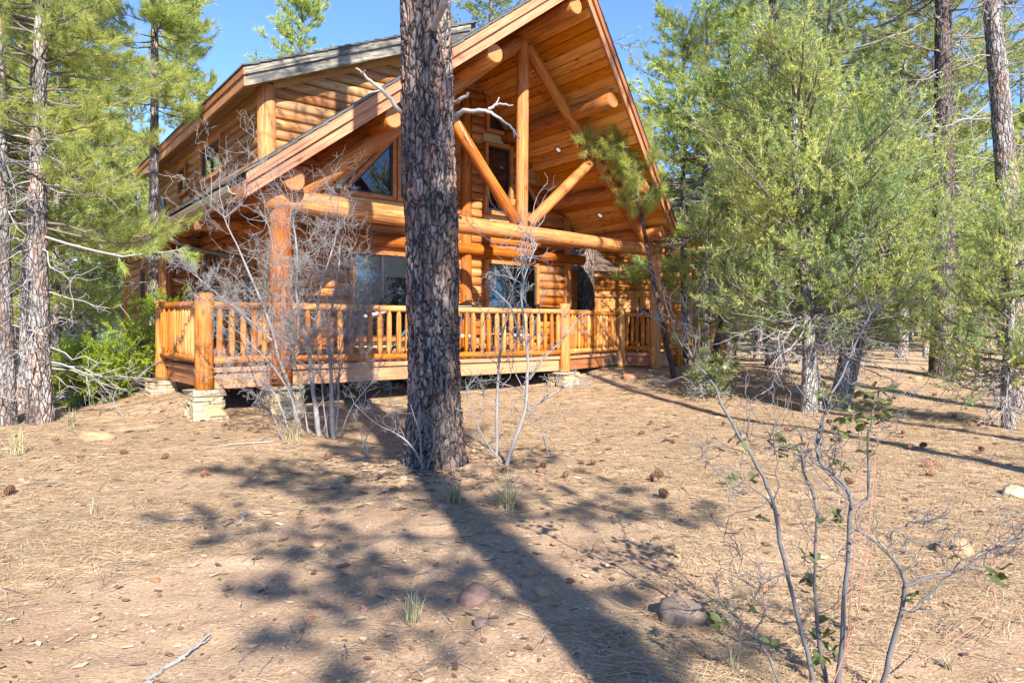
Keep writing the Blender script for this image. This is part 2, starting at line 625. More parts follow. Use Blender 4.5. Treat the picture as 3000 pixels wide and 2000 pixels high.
M['twig'] = mat_plain('grey_twig', (.20, .185, .178), .85, .45, 5)
M['twigdark'] = mat_plain('shrub_stem', (.105, .098, .10), .8, .5, 14)
M['limb'] = mat_plain('live_limb', (.13, .105, .09), .9, .3, 8)
M['needle'] = mat_leaf('pine_needles', [(.22, .295, .105), (.37, .44, .125), (.54, .56, .165)], (.64, .69, .15), .54, .4)
M['needledark'] = mat_leaf('far_pine_needles', [(.15, .23, .105), (.27, .335, .110), (.41, .44, .130)], (.48, .54, .13), .5, .45)
M['juniper'] = mat_leaf('juniper_scales', [(.15, .245, .120), (.33, .41, .145), (.54, .545, .165)], (.60, .64, .17), .52, .5)
M['juniperyel'] = mat_leaf('juniper_green', [(.17, .25, .018), (.27, .35, .022), (.38, .43, .035)], (.48, .58, .04), .45, .6)
M['oakleaf'] = mat_leaf('oak_leaf', [(.075, .090, .022), (.115, .14, .06), (.20, .11, .03)], (.16, .19, .06), .25, .4)
M['dryleaf'] = mat_leaf('dry_leaf', [(.35, .09, .03), (.42, .16, .05), (.40, .26, .13)], (.5, .2, .06), .3, .6)
M['litter'] = mat_leaf('fallen_needles', [(.24, .150, .090), (.42, .290, .180), (.56, .43, .285)], (.5, .34, .2), .12, .6)
M['grass'] = mat_leaf('dry_grass', [(.34, .30, .16), (.46, .40, .24), (.30, .32, .19)], (.5, .45, .25), .3, .6)
M['cone'] = mat_leaf('pine_cone', [(.14, .065, .036), (.22, .11, .062), (.31, .18, .105)], (.2, .1, .05), .05, .7)


def mat_ground():
    m, nt, b, out = mat_new('forest_floor')
    g = NT(nt)
    v = g.coord((1, 1, 1), 'Object', False)
    lit = g.attr('tint')                                     # where fallen needles lie thick
    big = g.noise(v, .9, 5, .6)
    dirt = g.ramp(big, [(.30, (.245, .158, .098)), (.48, (.325, .218, .136)), (.68, (.385, .268, .176))])
    grit = g.noise(v, 55, 4, .7)
    dirt = g.hsv(dirt, None, None, g.mapr(grit, .3, .7, .66, 1.30))
    peb = g.voro(v, 34, 'F1')
    pebc = g.voro(v, 34, 'F1', 'Color')
    sepc = g.n('SeparateColor'); g.l(pebc, sepc.inputs[0])
    pm = g.n('Math', operation='MULTIPLY')
    g.l(g.mapr(peb, .22, .30, 1, 0), pm.inputs[0]); g.l(g.mapr(sepc.outputs[0], .80, .82, 0, 1), pm.inputs[1])
    dirt = g.mix(pm.outputs[0], dirt, g.mix(sepc.outputs[1], (.42, .30, .20), (.52, .47, .42)))
    # straw: streaks of fallen needles in three lays
    rot = []
    for a in (.15, -.35, .8):
        mp = g.n('Mapping'); mp.inputs['Rotation'].default_value = (0, 0, a)
        mp.inputs['Scale'].default_value = (5, 60, 1)
        g.l(v, mp.inputs['Vector'])
        rot.append(g.noise(mp.outputs[0], 1.0, 3, .6, .4))
    st = g.mix(.5, g.mix(.5, rot[0], rot[1]), rot[2])
    straw = g.ramp(st, [(.36, (.185, .110, .070)), (.46, (.34, .222, .138)), (.54, (.46, .318, .205)), (.64, (.56, .43, .295))])
    pat = g.noise(v, 2.3, 5, .65)
    straw = g.mix(g.mapr(pat, .52, .68, 0, .6), straw, (.27, .165, .105))
    mp = g.n('Mapping'); mp.inputs['Rotation'].default_value = (0, 0, .2); mp.inputs['Scale'].default_value = (1.6, 9, 1)
    g.l(v, mp.inputs['Vector'])
    strk = g.noise(mp.outputs[0], 1.0, 6, .72)
    straw = g.hsv(straw, None, None, g.mapr(strk, .36, .62, .60, 1.32))
    spk = g.noise(v, 17, 4, .7)
    straw = g.mix(g.mapr(spk, .60, .68, 0, .75), straw, (.60, .47, .32))
    straw = g.mix(g.mapr(spk, .40, .33, 0, .7), straw, (.15, .09, .055))
    edge = g.noise(v, 6, 5, .65)
    ad = g.n('Math', operation='MULTIPLY_ADD'); ad.inputs[1].default_value = .9; g.l(edge, ad.inputs[0]); g.l(lit, ad.inputs[2])
    col = g.mix(g.mapr(ad.outputs[0], .82, 1.12, 0, 1), dirt, straw)
    nt.links.new(col, b.inputs['Base Color'])
    b.inputs['Roughness'].default_value = .95
    b.inputs['Specular IOR Level'].default_value = .1
    g.bump(g.mix(.5, g.mix(.4, grit, st), edge), .9, .03, b)
    return m


M['ground'] = mat_ground()

# ================================================================ ground
def litter_amount(x, y):
    """0 bare soil .. 1 thick needle litter"""
    x = np.asarray(x, float); y = np.asarray(y, float)
    d = np.zeros(np.broadcast(x, y).shape)
    for cx, cy, rx, ry, a in ((-1.2, 3.4, 1.7, .95, 1.15), (-2.2, 2.7, 1.7, .7, 1.1), (.2, 4.2, 1.0, 1.2, 1.15), (-1.0, 4.7, .95, .7, 1.0), (-.3, 5.6, .9, .5, .8), (-.2, 2.7, 1.2, .6, .9),
                              (-2.9, 6.1, .55, .4, .8), (2.1, 2.7, 1.1, .7, .9), (1.8, 4.2, .8, .6, .7), (1.2, 5.6, .7, .25, .55),
                              (3.4, 3.0, .9, .7, .8), (.9, 3.4, .6, .5, .5), (0.2, 1.2, 3, .9, .8), (1.0, 7.2, .8, .3, .5)):
        d = np.maximum(d, a * np.exp(-(((x - cx) / rx) ** 2 + ((y - cy) / ry) ** 2) ** 1.3))
    n = fbm(x * 1.7, y * 1.7, 4, 4, 21) - .5
    return np.clip(1.02 - d * 1.15 + n * .75, 0, 1)


def build_ground():
    def axis(n, lim, k, c=0.0):
        t = np.linspace(-1, 1, n)
        return c + lim * np.sinh(k * t) / math.sinh(k)
    xs = axis(270, 420, 7.6)
    t = np.linspace(0, 1, 300)
    ys = -60 + 0 * t
    ys = np.concatenate([np.linspace(-120, 1.4, 20)[:-1], 1.4 + 480 * np.sinh(7.2 * t) / math.sinh(7.2)])
    X, Y = np.meshgrid(xs, ys)
    Z = ground_h(X, Y)
    near = 1 - smooth01(9, 20, np.hypot(X, Y))
    Z = Z + near * ((fbm(X * 5, Y * 5, 1, 4, 31) - .5) * .055)
    V = np.stack([X, Y, Z], -1).reshape(-1, 3)
    ny, nx = X.shape
    i = np.arange((ny - 1) * nx).reshape(ny - 1, nx)[:, :-1].ravel()
    Q = np.stack([i, i + 1, i + nx + 1, i + nx], -1)
    me = mesh_np('ground', V, Q, M['ground'], litter_amount(X, Y).ravel(), True)
    o = link('ground', me)
    o['kind'] = 'structure'
    o['label'] = 'dry reddish forest floor of dirt and tan pine needles'
    return o


build_ground()


def surf_z(x, y):
    near = 1 - smooth01(9, 20, np.hypot(x, y))
    return ground_h(x, y) + near * ((fbm(x * 5, y * 5, 1, 4, 31) - .5) * .055)


# ================================================================ the log cabin
YAW = math.radians(39.14)
C0 = Vector((-4.626, 10.0, 0))                        # corner of the deck
cabin = empty('log_cabin', C0, YAW)
tag(cabin, 'two storey orange log cabin with steep gable truss and grey shingle roof', 'cabin')
LG, TN, RL = [M['log'], M['end']], [M['logtan'], M['end']], [M['rail'], M['end']]
UR, WL = 6.24, 2.40                                   # ridge u, gable wall v


def sofL(u): return 3.60 + .772 * (u - .67)
def sofR(u): return 7.90 - .98 * (u - UR)
def sof(u): return sofL(u) if u < UR else sofR(u)
def prow(u): return -(1.75 - (.24 if u < UR else .27) * abs(u - UR))
def dorm(u): return 5.93 + .443 * (u - 1.22)          # underside of the upper roof


def wall_panel(name, poly, depth, axis, pos, mat=None):
    """flat backing of a wall; poly in (s, w); axis 'u': runs along u at v=pos, axis 'v': along v at u=pos"""
    V = []
    for d in (0, depth):
        for s, w in poly:
            V.append((s, pos + d, w) if axis == 'u' else (pos + d, s, w))
    n = len(poly)
    F = [tuple(range(n)), tuple(range(n, 2 * n))[::-1]] + [(i, i + n, (i + 1) % n + n, (i + 1) % n) for i in range(n)]
    return solid(name, cabin, V, F, mat or M['chink'])


def put_logs(wall, axis, pos, w0, w1, step, span, mats, blocks=(), ry=.078):
    """courses of half round logs; span(w) -> list of (s0, s1, mats); blocks: (s0, s1, wa, wb)"""
    w = w0 + step / 2
    while w < w1:
        for s0, s1, mt in span(w):
            cuts = [(s0, s1)]
            for a, b2, wa, wb in blocks:
                if w + step * .35 < wa or w - step * .35 > wb: continue
                nx = []
                for p, q in cuts:
                    if b2 <= p or a >= q: nx.append((p, q)); continue
                    if a - p > .06: nx.append((p, a))
                    if q - b2 > .06: nx.append((b2, q))
                cuts = nx
            for p, q in cuts:
                if q - p < .08: continue
                wv = random.uniform(-.006, .006)
                A = (p, pos, w + wv) if axis == 'u' else (pos, p, w + wv)
                B = (q, pos, w + wv) if axis == 'u' else (pos, q, w + wv)
                log('log', wall, A, B, step * .5 + .004, step * .5 - .002, mt, 12, ry / (step * .5), .018, .012)
        w += step


def window(parent, axis, pos, s0, s1, w0, w1, poly=None, sash=True, blind=None, mull=True, proud=.15):
    """framed window standing on a wall face; faces -v (axis 'u') or -u (axis 'v')"""
    base = 'window'
    def P(s, d, w): return (s, pos - d, w) if axis == 'u' else (pos - d, s, w)
    pts = poly or [(s0, w0), (s1, w0), (s1, w1), (s0, w1)]
    cx = sum(p[0] for p in pts) / len(pts); cw = sum(p[1] for p in pts) / len(pts)
    n = len(pts)
    def inset(k):
        out = []
        for i in range(n):
            a, b2, c = pts[i - 1], pts[i], pts[(i + 1) % n]
            d1 = Vector((b2[0] - a[0], b2[1] - a[1])).normalized(); d2 = Vector((c[0] - b2[0], c[1] - b2[1])).normalized()
            n1, n2 = Vector((-d1.y, d1.x)), Vector((-d2.y, d2.x))
            bis = n1 + n2
            bis = bis / max(.25, bis.length_squared / 2)
            out.append((b2[0] + bis.x * k, b2[1] + bis.y * k))
        return out
    outer, mid, inner = pts, inset(.085), inset(.125)
    def ring(A, B, d0, d1):
        V = [P(s, d0, w) for s, w in A] + [P(s, d1, w) for s, w in A] + [P(s, d1, w) for s, w in B] + [P(s, d0, w) for s, w in B]
        F = []
        for i in range(n):
            j = (i + 1) % n
            F += [(i, j, n + j, n + i), (n + i, n + j, 2 * n + j, 2 * n + i), (2 * n + i, 2 * n + j, 3 * n + j, 3 * n + i)]
        return V, F
    fr = solid(base, parent, *ring(outer, mid, -.02, proud), M['trim'])
    solid('sash', fr, *ring(mid, inner, -.01, proud - .045), M['black'])
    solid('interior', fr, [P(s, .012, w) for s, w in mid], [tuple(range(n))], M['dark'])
    solid('pane', fr, [P(s, proud - .07, w) for s, w in inner], [tuple(range(n))], M['glass'])
    if poly is None and mull:
        sm = (s0 + s1) / 2
        A = P(sm - .025, proud - .085, w0 + .1); B = P(sm + .025, proud - .04, w1 - .1)
        lo = [min(a, b2) for a, b2 in zip(A, B)]; hi = [max(a, b2) for a, b2 in zip(A, B)]
        solid('mullion', fr, *box_vf(lo[0], hi[0], lo[1], hi[1], lo[2], hi[2]), M['black'])
    if blind:
        for b0, b1, bw0, bw1, key in blind:
            A = P(s0 + b0 * (s1 - s0), .02, w0 + bw0 * (w1 - w0)); B = P(s0 + b1 * (s1 - s0), .045, w0 + bw1 * (w1 - w0))
            lo = [min(a, b2) for a, b2 in zip(A, B)]; hi = [max(a, b2) for a, b2 in zip(A, B)]
            solid('blind' if key == 'blind' else 'curtain', fr, *box_vf(lo[0], hi[0], lo[1], hi[1], lo[2], hi[2]), M[key])
    return fr


def mir(u): return 2 * 6.2 - u


# --- gable wall at v = WL, running up behind the truss and out over the lower roof
gw = wall_panel('gable_wall', [(1.75, .0), (9.75, .0), (9.75, sofR(9.75) + .1), (UR, 8.1), (1.75, 6.12)], .25, 'u', WL)
wins = []          # (s0, s1, w0, w1) bounding blocks for the log courses
lowR, lowL = (7.0, 8.72, 1.15, 3.10), (3.45, 4.98, 1.15, 3.10)
tallR, tallL = (6.98, 7.84, 4.22, 5.98), (mir(7.84), mir(6.98), 4.22, 5.98)
window(cabin, 'u', WL, *lowR, blind=[(.02, .34, 0.05, .95, 'curtain'), (.34, .44, .05, .95, 'blind')])
window(cabin, 'u', WL, *lowL, blind=[(.05, .95, .72, .95, 'blind'), (.05, .36, .05, .72, 'curtain')])
window(cabin, 'u', WL, *tallR, mull=False)
window(cabin, 'u', WL, *tallL, mull=False)
tri_top = [(7.02, 6.22), (7.86, 6.22), (7.02, 7.12)]
window(cabin, 'u', WL, 0, 0, 0, 0, poly=tri_top)
window(cabin, 'u', WL, 0, 0, 0, 0, poly=[(mir(7.86), 6.22), (mir(7.02), 6.22), (mir(7.02), 7.12)])
tri_low = [(8.10, 4.30), (9.02, 4.30), (8.10, 5.42)]
window(cabin, 'u', WL, 0, 0, 0, 0, poly=tri_low)
window(cabin, 'u', WL, 0, 0, 0, 0, poly=[(3.16, 4.22), (4.53, 4.22), (4.53, 5.72)])
blocks = [lowR, lowL, tallR, tallL]
# (triangles block the logs course by course)
for k in range(9):
    wa = 6.22 + k * .1; blocks += [(7.02, 7.86 - .84 * k * .1 / .9, wa, wa + .1), (mir(7.86) + .84 * k * .1 / .9, mir(7.02), wa, wa + .1)]
for k in range(11):
    wa = 4.30 + k * .1; blocks += [(8.10, 9.02 - .92 * k * .1 / 1.12, wa, wa + .1), (3.16 + 1.37 * max(0, k - 1) * .1 / 1.5, 4.53, wa - .1, wa + .1)]
blocks += [(6.30, 6.62, .8, 6.9), (5.55, 5.80, .8, 6.9)]


def span_gable(w):
    out = []
    top = UR + (7.90 - w) / .98 if w > sofR(9.75) else 9.75
    if w < 3.64: out.append((1.80, top, LG)); return out
    us = .67 + (w - 3.60) / .772
    if us < 1.75: out.append((1.80, top, LG))
    else:
        out.append((max(us, 1.8), top, LG))
        left = 1.78 if w < dorm(1.75) else 1.22 + (w - 5.93) / .443
        if us - left > .3: out.append((left, us - .02, TN))
    return out


put_logs(gw, 'u', WL, .82, 7.85, .205, span_gable, LG, blocks)
# round log posts on the gable wall
log('wall_post', cabin, (6.46, WL - .03, .82), (6.46, WL - .03, 6.95), .15, .135, LG, 14)
log('wall_post', cabin, (5.68, WL - .03, .82), (5.68, WL - .03, 6.95), .12, .11, LG, 14)
log('wall_post', cabin, (1.75, WL, .82), (1.75, WL, 6.15), .185, .17, LG, 14)
beam('wall_post', cabin, (9.78, WL, .82), (9.78, WL, sofR(9.78) - .02), .24, .24, M['trim'])
log('wall_plate', cabin, (1.2, WL - .12, 3.30), (10.35, WL - .12, 3.30), .145, .13, LG, 14)
solid('skirting', cabin, *box_vf(1.8, 9.7, WL - .05, WL - .01, -.2, .72), M['found'])

# --- side walls of the ground floor
sw = wall_panel('side_wall', [(WL, .3), (7.0, .3), (7.0, 4.6), (WL, 4.6)], .2, 'v', 1.75)
door = (4.85, 6.45, .86, 3.28)
put_logs(sw, 'v', 1.75, .82, 4.5, .205, lambda w: [(WL + .1, 7.0, LG)], LG, [door])
window(cabin, 'v', 1.75, *door, blind=[(.5, .96, .04, .96, 'curtain')])
rw = wall_panel('rear_porch_wall', [(.92, .3), (1.75, .3), (1.75, 4.3), (.92, 3.75)], .2, 'u', 7.0)
put_logs(rw, 'u', 7.0, .82, 3.75, .205, lambda w: [(.95, 1.70, LG)], LG)
bw = wall_panel('far_side_wall', [(7.0, .0), (11.6, .0), (11.6, 3.78), (7.0, 3.78)], .2, 'v', .90)
far_win = (8.3, 9.3, 1.75, 3.05)
put_logs(bw, 'v', .90, .45, 3.7, .205, lambda w: [(7.1, 11.55, TN)], TN, [far_win])
window(cabin, 'v', .90, *far_win, mull=False)
log('corner_post', cabin, (.90, 6.95, .8), (.90, 6.95, 3.72), .18, .165, LG)
log('corner_post', cabin, (.90, 11.6, .1), (.90, 11.6, 3.72), .14, .13, LG)

# --- upper storey side wall with its two windows
uw = wall_panel('upper_side_wall', [(WL, 4.3), (12.2, 4.3), (12.2, 6.05), (WL, 6.05)], .2, 'v', 1.75)
uwin = [(4.98, 6.70, 4.94, 5.80), (8.10, 8.98, 4.94, 5.74)]
put_logs(uw, 'v', 1.75, 4.42, 6.02, .205, lambda w: [(WL + .15, 12.2, TN)], TN, uwin)
window(cabin, 'v', 1.75, *uwin[0], blind=[(.5, .97, .04, .96, 'curtain')])
window(cabin, 'v', 1.75, *uwin[1], mull=False)

# --- front truss
log('tie_beam', cabin, (.86, 0, 3.49), (10.74, 0, 3.37), .195, .145, LG, 18)
log('porch_post', cabin, (1.16, 0, .50), (1.16, 0, 3.36), .178, .165, LG, 18)
log('porch_post', cabin, (10.60, 0, .42), (10.60, 0, 3.28), .140, .132, LG, 16)
log('king_post', cabin, (6.24, 0, 3.50), (6.24, 0, 7.55), .135, .128, LG, 16)
log('rafter_log', cabin, (1.10, 0, 3.36), (6.14, 0, 7.36), .175, .135, LG, 16)
log('rafter_log', cabin, (10.36, 0, 3.42), (6.36, 0, 7.37), .135, .118, LG, 16)
log('brace', cabin, (6.08, 0, 3.62), (4.40, 0, 5.55), .125, .120, LG, 14)
log('brace', cabin, (6.40, 0, 3.62), (8.42, 0, 5.33), .122, .118, LG, 14)
# --- purlins carrying the roof, running back to the gable wall
for u, r, back in ((1.23, .185, 7.0), (2.78, .18, WL), (4.60, .18, WL), (UR, .17, WL), (7.70, .17, WL), (9.25, .165, WL), (10.20, .16, WL)):
    w = sof(u) - .27 if u != UR else sof(u) - .32
    log('purlin', cabin, (u, prow(u) + .14, w), (u, back, w), r, r * .95, LG, 18)
log('porch_beam', cabin, (.45, WL - .05, 3.34), (1.7, WL - .05, 3.34), .135, .13, LG, 14)
log('porch_beam', cabin, (.55, 7.0, 3.42), (1.2, 7.0, 3.42), .13, .13, LG, 14)

# --- soffit planks, each board its own
def plank_run(u0, u1, n, fs):
    soff = solid('soffit', cabin, [(u0, prow(u0) + .02, fs(u0) + .045), (u1, prow(u1) + .02, fs(u1) + .045), (u1, 12.0 if u0 < 1 else WL, fs(u1) + .045), (u0, 12.0 if u0 < 1 else WL, fs(u0) + .045)], [(0, 1, 2, 3)], M['dark'])
    for i in range(n):
        a, b2 = u0 + (u1 - u0) * i / n, u0 + (u1 - u0) * (i + 1) / n
        g = .010 * (1 if u1 > u0 else -1)
        a, b2 = a + g, b2 - g
        vb = 12.0 if (min(a, b2) < 1.75) else WL
        dz = random.uniform(-.004, .004)
        jt = []
        v0 = None
        L0 = max(prow(a), prow(b2)) + .04
        cutsv = [L0] + ([random.uniform(.3, 1.6)] if vb < 3 and random.random() < .55 else []) + [vb]
        for k in range(len(cutsv) - 1):
            va, vb2 = cutsv[k] + (.003 if k else 0), cutsv[k + 1]
            fa, fb = (prow(a) + .04, prow(b2) + .04) if k == 0 else (va, va)
            z = random.uniform(-.003, .003) + dz
            V = [(a, fa, fs(a) + z), (b2, fb, fs(b2) + z), (b2, vb2, fs(b2) + z), (a, vb2, fs(a) + z),
                 (a, fa, fs(a) + .03), (b2, fb, fs(b2) + .03), (b2, vb2, fs(b2) + .03), (a, vb2, fs(a) + .03)]
            # local frame with X along the board so the grain follows it
            Mx = Matrix(((0, 1, 0, a), (1, 0, 0, fa), (0, 0, -1, fs(a)), (0, 0, 0, 1)))
            Mi = Mx.inverted()
            solid('plank', soff, [Mi @ Vector(p) for p in V], HEX, M['plank'], Mx)


plank_run(.62, UR, 30, sofL)
plank_run(10.42, UR, 29, sofR)

# --- roof: fascia boards, deck and overlapping shingle courses
def fascia_run(u0, u1, fs, lo, hi, d0, d1, mat):
    V = []
    for u in (u0, u1):
        for d in (d0, d1):
            V += [(u, prow(u) - d, fs(u) + lo), (u, prow(u) - d, fs(u) + hi)]
    # order: u0d0lo,u0d0hi,u0d1lo,u0d1hi,u1...
    q = [V[0], V[4], V[6], V[2], V[1], V[5], V[7], V[3]]
    M0, L = frame_x(q[0], q[1])
    Mi = M0.inverted()
    solid('fascia', cabin, [Mi @ Vector(p) for p in q], HEX, mat, M0)


UE0, UE1 = .50, 10.50
fascia_run(UE0, UR - .001, sofL, -.07, .20, 0, .045, M['fascia'])
fascia_run(UE0 - .02, UR - .001, sofL, .13, .29, .047, .09, M['fascia'])
fascia_run(UE1, UR + .001, sofR, -.07, .20, 0, .045, M['fascia'])
fascia_run(UE1 + .02, UR + .001, sofR, .13, .29, .047, .09, M['fascia'])
# eave fascia along the sides, brown gutter and downspout
beam('eave_fascia', cabin, (UE0, prow(UE0) + .005, sofL(UE0) + .06), (UE0, 12.1, sofL(UE0) + .06), .045, .24, M['fascia'])
beam('eave_fascia', cabin, (UE1, prow(UE1) + .02, sofR(UE1) + .05), (UE1, WL + .4, sofR(UE1) + .05), .045, .26, M['fascia'])
prof = [(0, 0), (-.05, -.005), (-.10, .03), (-.125, .10), (-.13, .125), (-.115, .125), (-.105, .10), (-.085, .04), (-.05, .012), (0, .012)]
gv0, gv1 = .05, 4.4
V = [(UE0 - .026 + p[0], gv0, sofL(UE0) + .03 + p[1]) for p in prof] + [(UE0 - .026 + p[0], gv1, sofL(UE0) + .03 + p[1]) for p in prof]
n = len(prof)
F = [(i, i + 1, n + i + 1, n + i) for i in range(n - 1)] + [tuple(range(n)), tuple(range(n, 2 * n))[::-1]]
gut = solid('gutter', cabin, V, F, M['gutterlight'])
sp = np.array([[(UE0 - .09, 4.28, sofL(UE0) + .03), (UE0 - .09, 4.28, 3.30), (UE0 - .02, 4.24, 3.20), (.85, 3.8, 3.02), (1.38, 3.15, 2.85), (1.52, 2.95, 2.76), (1.55, 2.90, 2.6), (1.55, 2.90, 1.0)]])
Vt, Qt = tubes(sp, np.full((1, sp.shape[1]), .048), 8)
solid('downspout', cabin, Vt, Qt, M['gutter'], smooth=True)


def shingle_plane(name, u0, u1, fs, off, vfun, n, th=.03):
    root = None
    for i in range(n):
        a = u0 + (u1 - u0) * i / n
        b2 = u0 + (u1 - u0) * (i + 1.35) / n
        if (u1 > u0 and b2 > u1) or (u1 < u0 and b2 < u1): b2 = u1
        va, vb = vfun(a), vfun(b2)
        lo_a, lo_b = off - .03, off - .034
        lo_a += .022; lo_b += (.004 if i % 2 else .0)
        V = [(a, va[0], fs(a) + lo_a), (b2, vb[0], fs(b2) + lo_b), (b2, vb[1], fs(b2) + lo_b), (a, va[1], fs(a) + lo_a),
             (a, va[0], fs(a) + lo_a + th), (b2, vb[0], fs(b2) + lo_b + th), (b2, vb[1], fs(b2) + lo_b + th), (a, va[1], fs(a) + lo_a + th)]
        if root is None:
            # the roof deck under the shingles
            vu0, vu1 = vfun(u0), vfun(u1)
            ud = u0 + .11 * (1 if u1 > u0 else -1)
            D = [(ud, vu0[0] + .13, fs(ud) + .05), (u1, vu1[0] + .13, fs(u1) + .05), (u1, vu1[1], fs(u1) + .05), (ud, vu0[1], fs(ud) + .05),
                 (ud, vu0[0] + .13, fs(ud) + off + .003), (u1, vu1[0] + .13, fs(u1) + off + .003), (u1, vu1[1], fs(u1) + off + .003), (ud, vu0[1], fs(ud) + off + .003)]
            root = solid(name, cabin, D, HEX, M['shingle'])
        solid('shingle_course', root, V, HEX, M['shingle'])


shingle_plane('roof', UE0 - .06, UR, sofL, .33, lambda u: (prow(u) - .11, 12.1), 26)
shingle_plane('roof', UE1 + .06, UR, sofR, .33, lambda u: (prow(u) - .11, 12.1), 24)
# --- upper (dormer) roof
VF = 1.88
shingle_plane('dormer_roof', 1.12, UR + .2, dorm, .33, lambda u: (VF - .08, 12.3), 24)
def slope_board(name, u0, u1, lo, hi, v0, v1, mat):
    q = [(u0, v0, dorm(u0) + lo), (u1, v0, dorm(u1) + lo), (u1, v1, dorm(u1) + lo), (u0, v1, dorm(u0) + lo),
         (u0, v0, dorm(u0) + hi), (u1, v0, dorm(u1) + hi), (u1, v1, dorm(u1) + hi), (u0, v1, dorm(u0) + hi)]
    M0, L = frame_x(q[0], q[1]); Mi = M0.inverted()
    solid(name, cabin, [Mi @ Vector(p) for p in q], HEX, mat, M0)
slope_board('fascia', 1.20, UR, -.05, .16, VF, VF + .045, M['fasciagrey'])
slope_board('fascia', 1.17, UR, .155, .315, VF - .045, VF - .002, M['fasciagrey'])
beam('eave_fascia', cabin, (1.19, VF + .002, dorm(1.19) + .05), (1.19, 12.3, dorm(1.19) + .05), .045, .20, M['fascia'])
beam('eave_fascia', cabin, (1.16, VF - .04, dorm(1.16) + .225), (1.16, 12.3, dorm(1.16) + .225), .04, .15, M['fascia'])
for i in range(4):
    a, b2 = 1.22 + i * .135, 1.22 + (i + 1) * .135 - .006
    Mx = Matrix(((0, 1, 0, a), (1, 0, 0, VF + .05), (0, 0, -1, dorm(a)), (0, 0, 0, 1))); Mi = Mx.inverted()
    V = [(a, VF + .05, dorm(a)), (b2, VF + .05, dorm(b2)), (b2, 12.2, dorm(b2)), (a, 12.2, dorm(a)), (a, VF + .05, dorm(a) + .03), (b2, VF + .05, dorm(b2) + .03), (b2, 12.2, dorm(b2) + .03), (a, 12.2, dorm(a) + .03)]
    solid('plank', cabin, [Mi @ Vector(p) for p in V], HEX, M['soffit'], Mx)
for i in range(28):
    a, b2 = 1.765 + i * .16, 1.765 + (i + 1) * .16 - .006
    Mx = Matrix(((0, 1, 0, a), (1, 0, 0, VF + .05), (0, 0, -1, dorm(a)), (0, 0, 0, 1))); Mi = Mx.inverted()
    V = [(a, VF + .05, dorm(a)), (b2, VF + .05, dorm(b2)), (b2, WL + .02, dorm(b2)), (a, WL + .02, dorm(a)), (a, VF + .05, dorm(a) + .03), (b2, VF + .05, dorm(b2) + .03), (b2, WL + .02, dorm(b2) + .03), (a, WL + .02, dorm(a) + .03)]
    solid('plank', cabin, [Mi @ Vector(p) for p in V], HEX, M['soffit'], Mx)
slope_board('trim_board', 1.85, UR, -.14, -.005, WL - .09, WL - .05, M['soffit'])
beam('trim_board', cabin, (1.69, WL + .2, dorm(1.70) - .09), (1.69, 12.1, dorm(1.70) - .09), .035, .15, M['soffit'])
# teal roof pipe by the far end of the lower roof
Vt, Qt = tubes(np.array([[(1.2, 8.6, 4.1), (1.2, 8.6, 4.8)]]), np.full((1, 2), .07), 8)
solid('vent_pipe', cabin, Vt, Qt, M['teal'], smooth=True)
# recessed lights in the soffit
for u, v in ((8.40, 1.2), (9.87, 1.2), (3.9, 1.2), (2.4, 1.2)):
    fs = sof(u)
    sl = math.atan(-.98) if u > UR else math.atan(.772)
    R = Matrix.Translation((u, v, fs - .004)) @ Matrix.Rotation(-sl, 4, 'Y')
    ring_V, ring_F = [], []
    k = 20
    for r, z in ((.105, .0), (.10, -.012), (.070, -.014), (.062, .0)):
        ring_V += [(r * math.cos(2 * math.pi * i / k), r * math.sin(2 * math.pi * i / k), z) for i in range(k)]
    for a in range(3):
        ring_F += [(a * k + i, a * k + (i + 1) % k, (a + 1) * k + (i + 1) % k, (a + 1) * k + i) for i in range(k)]
    lf = solid('recessed_light', cabin, ring_V, ring_F, M['lamp'], R, True)
    dv = [(.062 * math.cos(2 * math.pi * i / k), .062 * math.sin(2 * math.pi * i / k), -.002) for i in range(k)] + [(0, 0, -.0105)]
    solid('lens', lf, dv, [(i, (i + 1) % k, k) for i in range(k)], M['lampin'], None, True)

# ================================================================ garage wing behind the deck
gar = empty('garage_wing', (1.3, 22.0, gz(3, 20)), math.radians(2))
tag(gar, 'log sided garage wing with panelled doors seen behind the deck', 'garage')
gwall = solid('wall', gar, *box_vf(0, 6.2, 0, .25, -.3, 4.4), M['chink'])
def glogs(w0, w1, blocks):
    w = w0
    while w < w1:
        cuts = [(.02, 6.18)]
        for a, b2, wa, wb in blocks:
            if w < wa or w > wb: continue
            nx = []
            for p, q in cuts:
                if b2 <= p or a >= q: nx.append((p, q)); continue
                if a - p > .06: nx.append((p, a))
                if q - b2 > .06: nx.append((b2, q))
            cuts = nx
        for p, q in cuts:
            log('log', gwall, (p, 0, w), (q, 0, w), .103, .1, RL, 10, .8, .015, .01)
        w += .205
gd = [(.25, 2.95, 0, 2.05), (3.25, 5.95, 0, 2.05)]
glogs(.1, 4.3, gd)
for a, b2, wa, wb in gd:
    dr = solid('garage_door', gar, *box_vf(a + .02, b2 - .02, -.06, .02, -.05, wb), M['rail'])
    for i in range(4):
        for j in range(4):
            x0 = a + .1 + i * .64; z0 = .08 + j * .49
            solid('panel', dr, [(x + x0 + .28, y - .065, z + z0 + .2) for x, y, z in bev_box_vf(.55, .03, .4, .012)[0]], bev_box_vf(.55, .03, .4, .012)[1], M['rail'])
    for x0, x1, z0, z1 in ((a - .14, a + .02, -.05, wb + .17), (b2 - .02, b2 + .14, -.05, wb + .17), (a + .02, b2 - .02, wb, wb + .17)):
        solid('door_trim', gar, *box_vf(x0, x1, -.13, -.02, z0, z1), M['rail'])
